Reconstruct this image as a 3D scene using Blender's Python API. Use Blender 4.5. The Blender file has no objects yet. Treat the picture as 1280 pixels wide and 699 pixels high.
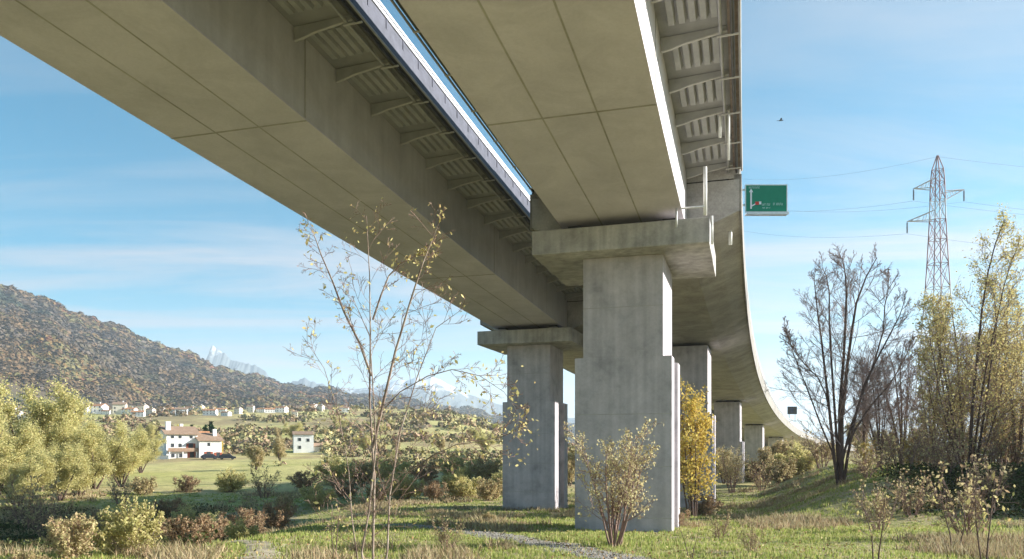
import bpy, math, random
import numpy as np
from mathutils import Vector, Matrix

sc = bpy.context.scene
COL = sc.collection
F, YH = 980.0, 562.0            # focal length in photo pixels and horizon row of the level camera

# ------------------------------------------------------------------ camera
cam = bpy.data.objects.new('camera', bpy.data.cameras.new('camera'))
COL.objects.link(cam)
cam.location = (0, 0, 0)
cam.rotation_euler = (math.radians(90), 0, 0)
cam.data.sensor_width = 36
cam.data.lens = 36 * F / 1280
cam.data.shift_y = (YH - 349.5) / 1280
cam.data.clip_start = 0.1
cam.data.clip_end = 40000
sc.camera = cam

# ------------------------------------------------------------------ sun and sky
SUN_EL, SUN_AZ = 20.5, 7.0      # elevation; azimuth from +X towards +Y, degrees
e_, a_ = math.radians(SUN_EL), math.radians(SUN_AZ)
sun_dir = Vector((math.cos(e_)*math.cos(a_), math.cos(e_)*math.sin(a_), math.sin(e_)))
sl = bpy.data.lights.new('sun', 'SUN'); sl.energy = 5.0; sl.angle = math.radians(0.55); sl.color = (1.0, 0.95, 0.88)
sun = bpy.data.objects.new('sun', sl); COL.objects.link(sun)
sun.rotation_euler = sun_dir.to_track_quat('Z', 'Y').to_euler()

W = bpy.data.worlds.new("World"); sc.world = W; W.use_nodes = True
nt = W.node_tree; nt.nodes.clear()
def N(t, **k):
    n = nt.nodes.new(t)
    for a, b in k.items(): setattr(n, a, b)
    return n
L = nt.links.new
out = N('ShaderNodeOutputWorld'); bg = N('ShaderNodeBackground'); sky = N('ShaderNodeTexSky')
sky.sky_type = 'NISHITA'; sky.sun_disc = False
sky.sun_elevation = e_; sky.sun_rotation = math.radians(90 - SUN_AZ)
sky.air_density = 1.0; sky.dust_density = 0.1; sky.ozone_density = 2.0; sky.altitude = 300
bg.inputs['Strength'].default_value = 0.05
tc = N('ShaderNodeTexCoord'); sep = N('ShaderNodeSeparateXYZ'); L(tc.outputs['Generated'], sep.inputs[0])
# clouds: direction projected on a flat layer overhead
zz = N('ShaderNodeMath', operation='MAXIMUM'); L(sep.outputs['Z'], zz.inputs[0]); zz.inputs[1].default_value = 0.0
za = N('ShaderNodeMath', operation='ADD'); L(zz.outputs[0], za.inputs[0]); za.inputs[1].default_value = 0.07
dx = N('ShaderNodeMath', operation='DIVIDE'); L(sep.outputs['X'], dx.inputs[0]); L(za.outputs[0], dx.inputs[1])
dy = N('ShaderNodeMath', operation='DIVIDE'); L(sep.outputs['Y'], dy.inputs[0]); L(za.outputs[0], dy.inputs[1])
cb = N('ShaderNodeCombineXYZ'); L(dx.outputs[0], cb.inputs[0]); L(dy.outputs[0], cb.inputs[1])
mp = N('ShaderNodeMapping'); L(cb.outputs[0], mp.inputs[0]); mp.inputs['Rotation'].default_value = (0, 0, math.radians(-24))
mp.inputs['Scale'].default_value = (0.6, 2.3, 1); mp.inputs['Location'].default_value = (3.1, 1.7, 0)
n1 = N('ShaderNodeTexNoise'); L(mp.outputs[0], n1.inputs['Vector']); n1.inputs['Scale'].default_value = 0.55
n1.inputs['Detail'].default_value = 9; n1.inputs['Roughness'].default_value = 0.6; n1.inputs['Distortion'].default_value = 0.9
cr = N('ShaderNodeValToRGB'); L(n1.outputs['Fac'], cr.inputs[0])
cr.color_ramp.elements[0].position = 0.42; cr.color_ramp.elements[1].position = 0.66
cr.color_ramp.elements[0].color = (0, 0, 0, 1); cr.color_ramp.elements[1].color = (0.85, 0.85, 0.85, 1)
# more veil on the right-hand side and towards the horizon
vr = N('ShaderNodeMapRange'); L(sep.outputs['X'], vr.inputs[0]); vr.inputs['From Min'].default_value = -0.1; vr.inputs['From Max'].default_value = 0.6
vr.inputs['To Min'].default_value = 0.0; vr.inputs['To Max'].default_value = 0.09
vh = N('ShaderNodeMapRange'); L(sep.outputs['Z'], vh.inputs[0]); vh.inputs['From Min'].default_value = 0.34; vh.inputs['From Max'].default_value = 0.0
vh.inputs['To Min'].default_value = 0.0; vh.inputs['To Max'].default_value = 0.14
vhp = N('ShaderNodeMath', operation='ADD'); L(vr.outputs[0], vhp.inputs[0]); L(vh.outputs[0], vhp.inputs[1])
cz = N('ShaderNodeMapRange'); L(sep.outputs['Z'], cz.inputs[0]); cz.inputs['From Min'].default_value = .22; cz.inputs['From Max'].default_value = .46; cz.inputs['To Min'].default_value = 1; cz.inputs['To Max'].default_value = 0
cxr = N('ShaderNodeMapRange'); L(sep.outputs['X'], cxr.inputs[0]); cxr.inputs['From Min'].default_value = 0; cxr.inputs['From Max'].default_value = .45; cxr.inputs['To Min'].default_value = 0; cxr.inputs['To Max'].default_value = .6
cm = N('ShaderNodeMath', operation='MAXIMUM'); L(cz.outputs[0], cm.inputs[0]); L(cxr.outputs[0], cm.inputs[1])
cmul = N('ShaderNodeMath', operation='MULTIPLY'); L(cr.outputs[0], cmul.inputs[0]); L(cm.outputs[0], cmul.inputs[1])
cadd = N('ShaderNodeMath', operation='ADD', use_clamp=True); L(cmul.outputs[0], cadd.inputs[0]); L(vhp.outputs[0], cadd.inputs[1])
bgc = N('ShaderNodeBackground'); bgc.inputs['Color'].default_value = (0.88, 0.91, 1.0, 1); bgc.inputs['Strength'].default_value = 0.225
hs = N('ShaderNodeHueSaturation'); L(sky.outputs[0], hs.inputs['Color']); hs.inputs['Saturation'].default_value = 1.75; hs.inputs['Hue'].default_value = 0.478
L(hs.outputs[0], bg.inputs['Color'])
mx = N('ShaderNodeMixShader'); L(cadd.outputs[0], mx.inputs[0]); L(bg.outputs[0], mx.inputs[1]); L(bgc.outputs[0], mx.inputs[2])
L(mx.outputs[0], out.inputs['Surface'])

sc.view_settings.view_transform = 'Standard'; sc.view_settings.look = 'None'
sc.view_settings.exposure = 1.62; sc.view_settings.gamma = 1; sc.view_settings.use_curve_mapping = False
sc.render.engine = 'CYCLES'
sc.cycles.use_denoising = True
sc.cycles.max_bounces = 6; sc.cycles.diffuse_bounces = 4; sc.cycles.volume_bounces = 1
sc.cycles.transparent_max_bounces = 8

# ------------------------------------------------------------------ materials
def mat(name, col=None, rough=0.85, metal=0.0, ramp=None, src='noise', scale=1.0, detail=5, bump=0.0, bscale=None, stretch=(1, 1, 1),
        streak=0.0, island=None, transl=0.0, spec=0.3, blot=0.0):
    m = bpy.data.materials.new(name); m.use_nodes = True
    t = m.node_tree; b = t.nodes['Principled BSDF']; ln = t.links.new
    b.inputs['Roughness'].default_value = rough; b.inputs['Metallic'].default_value = metal
    b.inputs['Specular IOR Level'].default_value = spec
    tcn = t.nodes.new('ShaderNodeTexCoord')
    mpn = t.nodes.new('ShaderNodeMapping'); ln(tcn.outputs['Object'], mpn.inputs[0]); mpn.inputs['Scale'].default_value = stretch
    colout = None
    if ramp:
        r = t.nodes.new('ShaderNodeValToRGB')
        while len(r.color_ramp.elements) < len(ramp): r.color_ramp.elements.new(0.5)
        for el, (p, c) in zip(r.color_ramp.elements, ramp): el.position = p; el.color = (*c, 1)
        if src == 'island':
            g = t.nodes.new('ShaderNodeNewGeometry'); ln(g.outputs['Random Per Island'], r.inputs[0])
        else:
            n = t.nodes.new('ShaderNodeTexNoise'); ln(mpn.outputs[0], n.inputs['Vector'])
            n.inputs['Scale'].default_value = scale; n.inputs['Detail'].default_value = detail; n.inputs['Roughness'].default_value = 0.62
            ln(n.outputs['Fac'], r.inputs[0])
        colout = r.outputs[0]
    if colout is not None:
        if streak:
            mp2 = t.nodes.new('ShaderNodeMapping'); ln(tcn.outputs['Object'], mp2.inputs[0]); mp2.inputs['Scale'].default_value = (1.6, 1.6, 0.07)
            n2 = t.nodes.new('ShaderNodeTexNoise'); ln(mp2.outputs[0], n2.inputs['Vector']); n2.inputs['Scale'].default_value = 1.6; n2.inputs['Detail'].default_value = 4
            mr = t.nodes.new('ShaderNodeMapRange'); ln(n2.outputs['Fac'], mr.inputs[0])
            mr.inputs['From Min'].default_value = 0.35; mr.inputs['From Max'].default_value = 0.65
            mr.inputs['To Min'].default_value = 1 - streak; mr.inputs['To Max'].default_value = 1 + streak * 0.4
            mm = t.nodes.new('ShaderNodeVectorMath'); mm.operation = 'SCALE'; ln(colout, mm.inputs[0]); ln(mr.outputs[0], mm.inputs['Scale'])
            colout = mm.outputs[0]
        if blot:
            n4 = t.nodes.new('ShaderNodeTexNoise'); ln(tcn.outputs['Object'], n4.inputs['Vector']); n4.inputs['Scale'].default_value = .45; n4.inputs['Detail'].default_value = 9; n4.inputs['Roughness'].default_value = .72; n4.inputs['Distortion'].default_value = .8
            mr4 = t.nodes.new('ShaderNodeMapRange'); ln(n4.outputs['Fac'], mr4.inputs[0]); mr4.inputs['From Min'].default_value = .36; mr4.inputs['From Max'].default_value = .6
            mr4.inputs['To Min'].default_value = 1 - blot; mr4.inputs['To Max'].default_value = 1.04
            n5 = t.nodes.new('ShaderNodeTexNoise'); ln(tcn.outputs['Object'], n5.inputs['Vector']); n5.inputs['Scale'].default_value = 9; n5.inputs['Detail'].default_value = 6; n5.inputs['Roughness'].default_value = .8
            mr5 = t.nodes.new('ShaderNodeMapRange'); ln(n5.outputs['Fac'], mr5.inputs[0]); mr5.inputs['From Min'].default_value = .3; mr5.inputs['From Max'].default_value = .7
            mr5.inputs['To Min'].default_value = 1 - blot * .8; mr5.inputs['To Max'].default_value = 1 + blot * .5
            m45 = t.nodes.new('ShaderNodeMath'); m45.operation = 'MULTIPLY'; ln(mr4.outputs[0], m45.inputs[0]); ln(mr5.outputs[0], m45.inputs[1])
            mm4 = t.nodes.new('ShaderNodeVectorMath'); mm4.operation = 'SCALE'; ln(colout, mm4.inputs[0]); ln(m45.outputs[0], mm4.inputs['Scale']); colout = mm4.outputs[0]
        ln(colout, b.inputs['Base Color'])
    elif col: b.inputs['Base Color'].default_value = (*col, 1)
    if bump:
        n3 = t.nodes.new('ShaderNodeTexNoise'); ln(mpn.outputs[0], n3.inputs['Vector'])
        n3.inputs['Scale'].default_value = bscale or scale * 4; n3.inputs['Detail'].default_value = 6
        bn = t.nodes.new('ShaderNodeBump'); bn.inputs['Strength'].default_value = bump; bn.inputs['Distance'].default_value = 0.05
        ln(n3.outputs['Fac'], bn.inputs['Height']); ln(bn.outputs[0], b.inputs['Normal'])
    if transl:
        tr = t.nodes.new('ShaderNodeBsdfTranslucent'); mxs = t.nodes.new('ShaderNodeMixShader'); mxs.inputs[0].default_value = transl
        if colout is not None: ln(colout, tr.inputs['Color'])
        ln(b.outputs[0], mxs.inputs[1]); ln(tr.outputs[0], mxs.inputs[2]); ln(mxs.outputs[0], t.nodes['Material Output'].inputs['Surface'])
    m.cycles.emission_sampling = 'NONE'
    return m

M = {}
M['pier'] = mat('pier_concrete', ramp=[(.25, (.30, .29, .295)), (.45, (.46, .43, .45)), (.55, (.50, .465, .485)), (.75, (.56, .52, .54))], scale=.8, streak=.14, detail=8, blot=.13, bump=.25, bscale=6)
M['cap'] = mat('cap_concrete', ramp=[(.3, (.31, .30, .285)), (.5, (.43, .415, .40)), (.7, (.52, .50, .48))], scale=.9, streak=.2, blot=.18, bump=.25, bscale=6)
M['deckc'] = mat('deck_concrete', ramp=[(.3, (.34, .32, .305)), (.5, (.43, .41, .39)), (.7, (.50, .48, .455))], scale=.35, bump=.2, bscale=5, blot=.28)
M['girder'] = mat('weathered_girder', ramp=[(.3, (.56, .53, .58)), (.5, (.61, .575, .63)), (.7, (.65, .61, .67))], scale=.22, detail=4, blot=.11, rough=.6, bump=.06, bscale=3)
M['seam'] = mat('seam', ramp=[(.3, (.27, .255, .23)), (.7, (.46, .44, .40))], scale=.9)
M['web'] = mat('girder_web', ramp=[(.3, (.50, .48, .49)), (.5, (.56, .54, .55)), (.7, (.62, .60, .61))], scale=.3, rough=.6, streak=.07, blot=.08)
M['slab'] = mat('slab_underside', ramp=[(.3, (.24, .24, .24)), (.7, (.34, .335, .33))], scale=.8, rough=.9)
M['rib'] = mat('rib_steel', ramp=[(.3, (.30, .30, .30)), (.7, (.42, .415, .41))], scale=1.2, rough=.6)
M['flange'] = mat('flange_steel', ramp=[(.3, (.42, .41, .40)), (.7, (.54, .52, .50))], scale=1.5, rough=.5)
M['rust'] = mat('rusty_edge', ramp=[(.3, (.17, .125, .095)), (.7, (.30, .25, .21))], scale=2.5)
M['edge'] = mat('edge_concrete', ramp=[(.3, (.46, .44, .40)), (.7, (.62, .60, .55))], scale=1.5, streak=.1)
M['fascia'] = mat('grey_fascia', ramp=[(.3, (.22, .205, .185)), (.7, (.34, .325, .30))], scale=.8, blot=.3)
M['galv'] = mat('galvanised_steel', ramp=[(.3, (.62, .63, .65)), (.7, (.78, .78, .79))], scale=4, rough=.45, metal=.25)
M['fence'] = mat('dark_panel', ramp=[(.3, (.05, .055, .075)), (.7, (.10, .105, .14))], scale=2, rough=.6)
M['pipe'] = mat('dark_pipe', ramp=[(.3, (.05, .05, .045)), (.7, (.10, .095, .085))], scale=2, rough=.5)
M['white'] = mat('white_pipe', ramp=[(.3, (.70, .70, .68)), (.7, (.82, .82, .80))], scale=3, rough=.4)
M['asphalt'] = mat('asphalt', ramp=[(.3, (.045, .045, .046)), (.7, (.06, .06, .06))], scale=6)
M['rubber'] = mat('bearing', ramp=[(.3, (.03, .03, .03)), (.7, (.05, .05, .05))], scale=4)
M['wall'] = mat('white_render', ramp=[(.3, (.72, .71, .68)), (.7, (.82, .81, .78))], scale=.6)
M['beige'] = mat('beige_render', ramp=[(.3, (.60, .54, .44)), (.7, (.70, .64, .54))], scale=.6)
M['roof'] = mat('roof_tiles', ramp=[(.3, (.23, .15, .10)), (.7, (.33, .23, .16))], scale=1.5, bump=.5, bscale=6)
M['roofr'] = mat('red_roof_tiles', ramp=[(.3, (.36, .17, .09)), (.7, (.48, .25, .13))], scale=1.5)
M['glass'] = mat('window_dark', ramp=[(.3, (.03, .035, .04)), (.7, (.06, .065, .07))], scale=2, rough=.15)
M['shutter'] = mat('red_shutter', ramp=[(.3, (.26, .07, .04)), (.7, (.34, .10, .06))], scale=3)
M['carD'] = mat('dark_car_paint', ramp=[(.4, (.02, .025, .04)), (.6, (.03, .035, .05))], scale=1, rough=.25)
M['blue'] = mat('blue_sheet', ramp=[(.3, (.05, .14, .36)), (.7, (.08, .20, .45))], scale=2, rough=.5)
M['signg'] = mat('sign_green', ramp=[(.3, (.008, .20, .115)), (.7, (.014, .24, .14))], scale=2, rough=.5)
M['signw'] = mat('sign_white', ramp=[(.3, (.72, .74, .76)), (.7, (.8, .82, .84))], scale=4, rough=.5)
M['signt'] = mat('sign_pale_lettering', ramp=[(.3, (.45, .62, .60)), (.7, (.58, .74, .72))], scale=4, rough=.5)
M['red'] = mat('red_paint', ramp=[(.3, (.55, .05, .04)), (.7, (.65, .08, .06))], scale=3)
M['pylr'] = mat('pylon_red', ramp=[(.3, (.33, .20, .20)), (.7, (.42, .29, .28))], scale=1.5)
M['pylw'] = mat('pylon_grey', ramp=[(.3, (.50, .47, .49)), (.7, (.62, .59, .60))], scale=1.5)
M['wire'] = mat('wire', ramp=[(.3, (.16, .17, .19)), (.7, (.22, .23, .25))], scale=1)
M['gravel'] = mat('gravel', ramp=[(.3, (.15, .135, .11)), (.45, (.26, .24, .205)), (.55, (.33, .31, .27)), (.7, (.46, .43, .38))], scale=3.5, detail=12, bump=1.0, bscale=14)
M['sand'] = mat('sand', ramp=[(.3, (.20, .17, .10)), (.45, (.34, .29, .19)), (.6, (.46, .40, .29)), (.75, (.30, .30, .14))], scale=1.8, detail=12, bump=.5, bscale=8)
M['bark'] = mat('dark_bark', ramp=[(.3, (.05, .03, .024)), (.7, (.15, .10, .08))], scale=3, stretch=(1, 1, .3))
M['barkp'] = mat('pale_bark', ramp=[(.35, (.10, .065, .05)), (.5, (.26, .20, .16)), (.7, (.42, .36, .30))], scale=4, stretch=(1, 1, .6))
M['twig'] = mat('grey_brown_twigs', ramp=[(.3, (.19, .13, .11)), (.7, (.37, .27, .23))], scale=1)
M['twigr'] = mat('reddish_twigs', ramp=[(.3, (.17, .10, .08)), (.7, (.32, .22, .18))], scale=1)
def leafmat(name, cols, tr=.35):
    k = len(cols)
    return mat(name, ramp=[((i + .5) / k, c) for i, c in enumerate(cols)], src='island', rough=.7, transl=tr, spec=.15)
M['lf_beige'] = leafmat('beige_yellow_leaves', [(.40, .28, .17), (.50, .41, .22), (.57, .49, .27), (.38, .35, .16)])
M['lf_bush'] = leafmat('pale_yellow_bush_leaves', [(.48, .40, .22), (.62, .55, .28), (.68, .62, .34), (.50, .42, .26)], .45)
M['lf_yellow'] = leafmat('bright_yellow_leaves', [(.60, .44, .10), (.74, .58, .14), (.66, .52, .18), (.50, .33, .10), (.46, .44, .14), (.70, .54, .12)])
M['lf_sap'] = leafmat('pale_yellow_leaves', [(.55, .48, .20), (.70, .61, .27), (.48, .46, .18), (.58, .44, .20)])
M['lf_willow'] = leafmat('willow_leaves', [(.50, .47, .19), (.62, .57, .27), (.56, .51, .22), (.64, .54, .28), (.42, .41, .16)], .45)
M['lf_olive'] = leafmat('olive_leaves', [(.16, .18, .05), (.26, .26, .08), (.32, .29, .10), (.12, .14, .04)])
M['lf_brown'] = leafmat('russet_leaves', [(.32, .20, .12), (.44, .29, .17), (.38, .31, .17), (.28, .20, .13)])
M['lf_dark'] = leafmat('dark_green_leaves', [(.035, .07, .02), (.06, .10, .03), (.09, .12, .035), (.05, .06, .02)])
M['lf_conif'] = leafmat('conifer_needles', [(.02, .045, .02), (.035, .07, .03), (.03, .05, .02)], .1)
M['grass'] = leafmat('grass_blades', [(.20, .27, .06), (.32, .38, .09), (.42, .40, .15), (.50, .45, .22), (.27, .34, .08), (.34, .38, .12)], .4)
M['brush'] = leafmat('dry_brush', [(.32, .22, .14), (.46, .35, .21), (.42, .37, .19), (.24, .19, .11), (.52, .45, .28)], .3)
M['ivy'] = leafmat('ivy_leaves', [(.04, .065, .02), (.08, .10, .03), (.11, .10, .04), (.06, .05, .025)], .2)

# ground: green / straw / bare soil in patches
def ground_mat():
    m = bpy.data.materials.new('meadow_ground'); m.use_nodes = True; t = m.node_tree; ln = t.links.new; b = t.nodes['Principled BSDF']
    b.inputs['Roughness'].default_value = .95; b.inputs['Specular IOR Level'].default_value = .1
    tcn = t.nodes.new('ShaderNodeTexCoord')
    def noise(s, d, ro=.6):
        n = t.nodes.new('ShaderNodeTexNoise'); ln(tcn.outputs['Object'], n.inputs['Vector']); n.inputs['Scale'].default_value = s
        n.inputs['Detail'].default_value = d; n.inputs['Roughness'].default_value = ro; return n.outputs['Fac']
    def ramp(f, els):
        r = t.nodes.new('ShaderNodeValToRGB')
        while len(r.color_ramp.elements) < len(els): r.color_ramp.elements.new(.5)
        for el, (p, c) in zip(r.color_ramp.elements, els): el.position = p; el.color = (*c, 1)
        ln(f, r.inputs[0]); return r.outputs[0]
    fine = ramp(noise(1.4, 8, .75), [(.3, (.13, .14, .05)), (.45, (.25, .27, .09)), (.58, (.37, .34, .14)), (.72, (.42, .37, .20))])
    straw = ramp(noise(2.0, 8, .75), [(.3, (.22, .16, .09)), (.5, (.38, .31, .19)), (.7, (.50, .43, .28))])
    far = ramp(noise(.012, 7, .6), [(.38, (.36, .35, .12)), (.50, (.46, .41, .18)), (.56, (.34, .27, .14)), (.68, (.26, .21, .12))])
    farv = ramp(noise(.35, 9, .8), [(.32, (.62, .60, .55)), (.5, (1, 1, 1)), (.68, (1.25, 1.2, 1.1))])
    mxf = t.nodes.new('ShaderNodeMixRGB'); mxf.blend_type = 'MULTIPLY'; mxf.inputs[0].default_value = 1; ln(far, mxf.inputs[1]); ln(farv, mxf.inputs[2]); far = mxf.outputs[0]
    msk = ramp(noise(.16, 6, .65), [(.42, (0, 0, 0)), (.58, (1, 1, 1))])
    mx1 = t.nodes.new('ShaderNodeMixRGB'); ln(msk, mx1.inputs[0]); ln(fine, mx1.inputs[1]); ln(straw, mx1.inputs[2])
    ln_len = t.nodes.new('ShaderNodeVectorMath'); ln_len.operation = 'LENGTH'; ln(tcn.outputs['Object'], ln_len.inputs[0])
    mr = t.nodes.new('ShaderNodeMapRange'); ln(ln_len.outputs['Value'], mr.inputs[0]); mr.inputs['From Min'].default_value = 70; mr.inputs['From Max'].default_value = 150
    mx2 = t.nodes.new('ShaderNodeMixRGB'); ln(mr.outputs[0], mx2.inputs[0]); ln(mx1.outputs[0], mx2.inputs[1]); ln(far, mx2.inputs[2])
    ln(mx2.outputs[0], b.inputs['Base Color'])
    bn = t.nodes.new('ShaderNodeBump'); bn.inputs['Distance'].default_value = .12; bn.inputs['Strength'].default_value = .7
    ln(noise(3.5, 8, .7), bn.inputs['Height']); ln(bn.outputs[0], b.inputs['Normal'])
    return m
M['ground'] = ground_mat()

# ------------------------------------------------------------------ mesh helpers
def tag(o, label=None, cat=None, group=None, kind=None):
    if label: o['label'] = label
    if cat: o['category'] = cat
    if group: o['group'] = group
    if kind: o['kind'] = kind
    return o
def empty(name, loc=(0, 0, 0), label=None, cat=None, group=None, rz=0):
    o = bpy.data.objects.new(name, None); COL.objects.link(o); o.location = loc; o.rotation_euler = (0, 0, rz); o.empty_display_size = .3
    return tag(o, label, cat, group)
def link(name, me, parent=None, m=None):
    o = bpy.data.objects.new(name, me); COL.objects.link(o)
    if m is not None and not me.materials: me.materials.append(M[m] if isinstance(m, str) else m)
    if parent is not None: o.parent = parent
    return o
def np_mesh(name, V, Q, smooth=False):
    """V (n,3), Q (m,k) with k = 3 or 4"""
    V = np.asarray(V, np.float32); Q = np.asarray(Q, np.int32); k = Q.shape[1]
    me = bpy.data.meshes.new(name); me.vertices.add(len(V)); me.vertices.foreach_set('co', V.ravel())
    me.loops.add(Q.size); me.loops.foreach_set('vertex_index', Q.ravel())
    me.polygons.add(len(Q)); me.polygons.foreach_set('loop_start', np.arange(0, Q.size, k, dtype=np.int32))
    me.polygons.foreach_set('loop_total', np.full(len(Q), k, np.int32))
    me.polygons.foreach_set('use_smooth', np.full(len(Q), smooth, bool))
    me.update(calc_edges=True); return me
class MB:
    """collects boxes, bars and sweeps; build() makes ONE mesh"""
    def __init__(s): s.v = []; s.f = []; s.cut = []
    def add(s, vs, fs):
        o = len(s.v); s.cut.append((o, len(s.f))); s.v += [tuple(v) for v in vs]; s.f += [tuple(i + o for i in f) for f in fs]; return s
    def hexa(s, c): return s.add(c, [(0, 3, 2, 1), (4, 5, 6, 7), (0, 1, 5, 4), (1, 2, 6, 5), (2, 3, 7, 6), (3, 0, 4, 7)])
    def box(s, x0, x1, y0, y1, z0, z1, tf=None):
        c = [(x0, y0, z0), (x1, y0, z0), (x1, y1, z0), (x0, y1, z0), (x0, y0, z1), (x1, y0, z1), (x1, y1, z1), (x0, y1, z1)]
        if tf: c = [tf(p) for p in c]
        return s.hexa(c)
    def tube(s, pts, r, n=8, cap=True):
        pts = [Vector(p) for p in pts]; o = len(s.v); rs = r if isinstance(r, (list, tuple)) else [r] * len(pts)
        for i, p in enumerate(pts):
            d = (pts[min(i + 1, len(pts) - 1)] - pts[max(i - 1, 0)]).normalized()
            a = d.orthogonal().normalized() if abs(d.z) > .9 else Vector((0, 0, 1)).cross(d).normalized()
            if abs(d.z) > .9: a = Vector((1, 0, 0)).cross(d).normalized()
            b = d.cross(a)
            for k in range(n):
                t = 2 * math.pi * k / n; s.v.append(tuple(p + (a * math.cos(t) + b * math.sin(t)) * rs[i]))
        for i in range(len(pts) - 1):
            for k in range(n):
                q = (k + 1) % n; s.f.append((o + i * n + k, o + i * n + q, o + (i + 1) * n + q, o + (i + 1) * n + k))
        if cap:
            s.f.append(tuple(o + k for k in reversed(range(n)))); s.f.append(tuple(o + (len(pts) - 1) * n + k for k in range(n)))
        return s
    def sweep(s, prof, rings):
        """prof: closed profile point count; rings: list of lists of 3D points"""
        o = len(s.v); n = len(rings[0])
        for r in rings: s.v += [tuple(p) for p in r]
        for i in range(len(rings) - 1):
            for k in range(n):
                q = (k + 1) % n; s.f.append((o + i * n + k, o + i * n + q, o + (i + 1) * n + q, o + (i + 1) * n + k))
        s.f.append(tuple(o + k for k in reversed(range(n)))); s.f.append(tuple(o + (len(rings) - 1) * n + k for k in range(n)))
        return s
    def each(s, name, m, parent=None, **k):
        cs = s.cut + [(len(s.v), len(s.f))]
        for (v0, f0), (v1, f1) in zip(cs[:-1], cs[1:]):
            q = MB(); q.v = s.v[v0:v1]; q.f = [tuple(i - v0 for i in f) for f in s.f[f0:f1]]; q.build(name, m, parent, **k)
    def build(s, name, m, parent=None, bevel=0, smooth=False):
        me = bpy.data.meshes.new(name); me.from_pydata(s.v, [], s.f); me.update()
        import bmesh
        bm = bmesh.new(); bm.from_mesh(me); bmesh.ops.recalc_face_normals(bm, faces=bm.faces); bm.to_mesh(me); bm.free()
        if smooth: me.polygons.foreach_set('use_smooth', [True] * len(me.polygons))
        o = link(name, me, parent, m)
        if bevel:
            md = o.modifiers.new('bevel', 'BEVEL'); md.width = bevel; md.segments = 2; md.limit_method = 'ANGLE'
        return o
def copy_tree(o, loc=None, rz=None, sc_=None, label=None, group=None, parent=None):
    c = o.copy(); COL.objects.link(c)
    if parent is not None: c.parent = parent
    if loc is not None: c.location = loc
    if rz is not None: c.rotation_euler = (0, 0, rz)
    if sc_ is not None: c.scale = sc_ if isinstance(sc_, (tuple, list)) else (sc_, sc_, sc_)
    if label: c['label'] = label
    if group: c['group'] = group
    for ch in list(o.children): copy_tree(ch, parent=c)
    return c

# ------------------------------------------------------------------ viaduct alignment
TH0, RAD = math.atan(.301), 1500.0
C0 = np.array([4.97, 36.9])
def axis(s):
    """centre point, forward and right unit vectors of the near viaduct at chainage s"""
    th = TH0 + s / RAD; mid = TH0 + s / 2 / RAD
    L_ = s if abs(s) < 1e-6 else 2 * RAD * math.sin(s / 2 / RAD)
    x = C0[0] + L_ * math.sin(mid); y = C0[1] + L_ * math.cos(mid)
    return x, y, math.sin(th), math.cos(th)
def zs(s):
    """soffit level at chainage s (falls towards the distance, then levels out)"""
    if s < 200: return 11.06 - .0373 * s
    t = s - 200; return 11.06 - 7.46 - .0373 * t + .0373 * t * t / 700
LOFF, LDZ = -12.68, 0.65        # second carriageway: lateral offset and level difference
def P(s, u, z, dk=0):
    x, y, sx, sy = axis(s)
    if dk: u = u + LOFF; z = z + LDZ
    return (x + u * sy, y - u * sx, zs(s) + z)
def lateral(x, y):
    """distance right of the near viaduct's axis (vectorised)"""
    cx = C0[0] + RAD * math.cos(TH0); cy = C0[1] - RAD * math.sin(TH0)
    return RAD - np.hypot(x - cx, y - cy)

# ------------------------------------------------------------------ terrain
def S(t): t = np.clip(t, 0, 1); return t * t * (3 - 2 * t)
YK = [-400, -20, 0, 8, 16, 23, 37, 50, 62, 72, 100, 125, 150, 200, 250, 400, 700, 1500, 20000]
ZK = [-2, -1.8, -1.75, -2.3, -3.0, -3.35, -3.84, -4.5, -5.2, -5.4, -5.25, -4.9, -4.0, -2.6, -1.0, 8, 36, 44, -60]
ZR = [-2, -1.8, -1.75, -2.3, -3.0, -3.35, -3.84, -4.5, -5.2, -5.4, -5.25, -5.1, -4.4, -3.2, -2.5, -2.0, -4, -12, -80]
_r = np.random.RandomState(3); _ph = _r.rand(24, 4)
def wob(x, y, lam, n0=0, n=6):
    z = 0
    for i in range(n):
        p = _ph[(n0 + i) % 24]; a = p[0] * 6.283; k = 6.283 / (lam * (.6 + .9 * p[1]))
        z = z + np.sin(k * (x * math.cos(a) + y * math.sin(a)) + p[2] * 6.283 + .7 * np.sin(.6 * k * (y * math.cos(a) - x * math.sin(a)) + p[3] * 6))
    return z / n
def height(x, y):
    x = np.asarray(x, float); y = np.asarray(y, float)
    r = np.sqrt(y * y + .35 * x * x) * np.sign(y + 1e-9)
    zl = np.interp(np.where(y > 0, np.hypot(y, x * .25), y), YK, ZK); zr = np.interp(np.where(y > 0, np.hypot(y, x * .25), y), YK, ZR)
    w = S((x / np.maximum(y, 30) + .12) / .25)          # valley side rises on the left only
    z = zl * (1 - w) + zr * w
    u = lateral(x, y)
    bank = S((u - 5) / 11) * S((y - 41) / 13) * (1 - S((y - 170) / 120))
    z = z + (-1.75 - z) * bank * np.where(z < -1.75, 1, 0)
    gully = S((-x - 9) / 9) * S((y - 24) / 14) * (1 - S((y - 66) / 16)) * (1 - S((-x - 60) / 30))
    z = z - 1.5 * gully
    rr = np.hypot(x, y)
    z = z + wob(x, y, 7, 0) * .13 * S((rr - 5) / 10) + wob(x, y, 22, 5) * .28 * S((rr - 20) / 40) + wob(x, y, 160, 9) * 1.6 * S((rr - 170) / 200)
    # flat pads under the piers
    return z
def hz(x, y): return float(height(x, y))
def gx(px, Y): return (px - 640) / F * Y
def on(px, Y, dz=0):
    X = gx(px, Y); return (X, Y, hz(X, Y) + dz)

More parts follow.
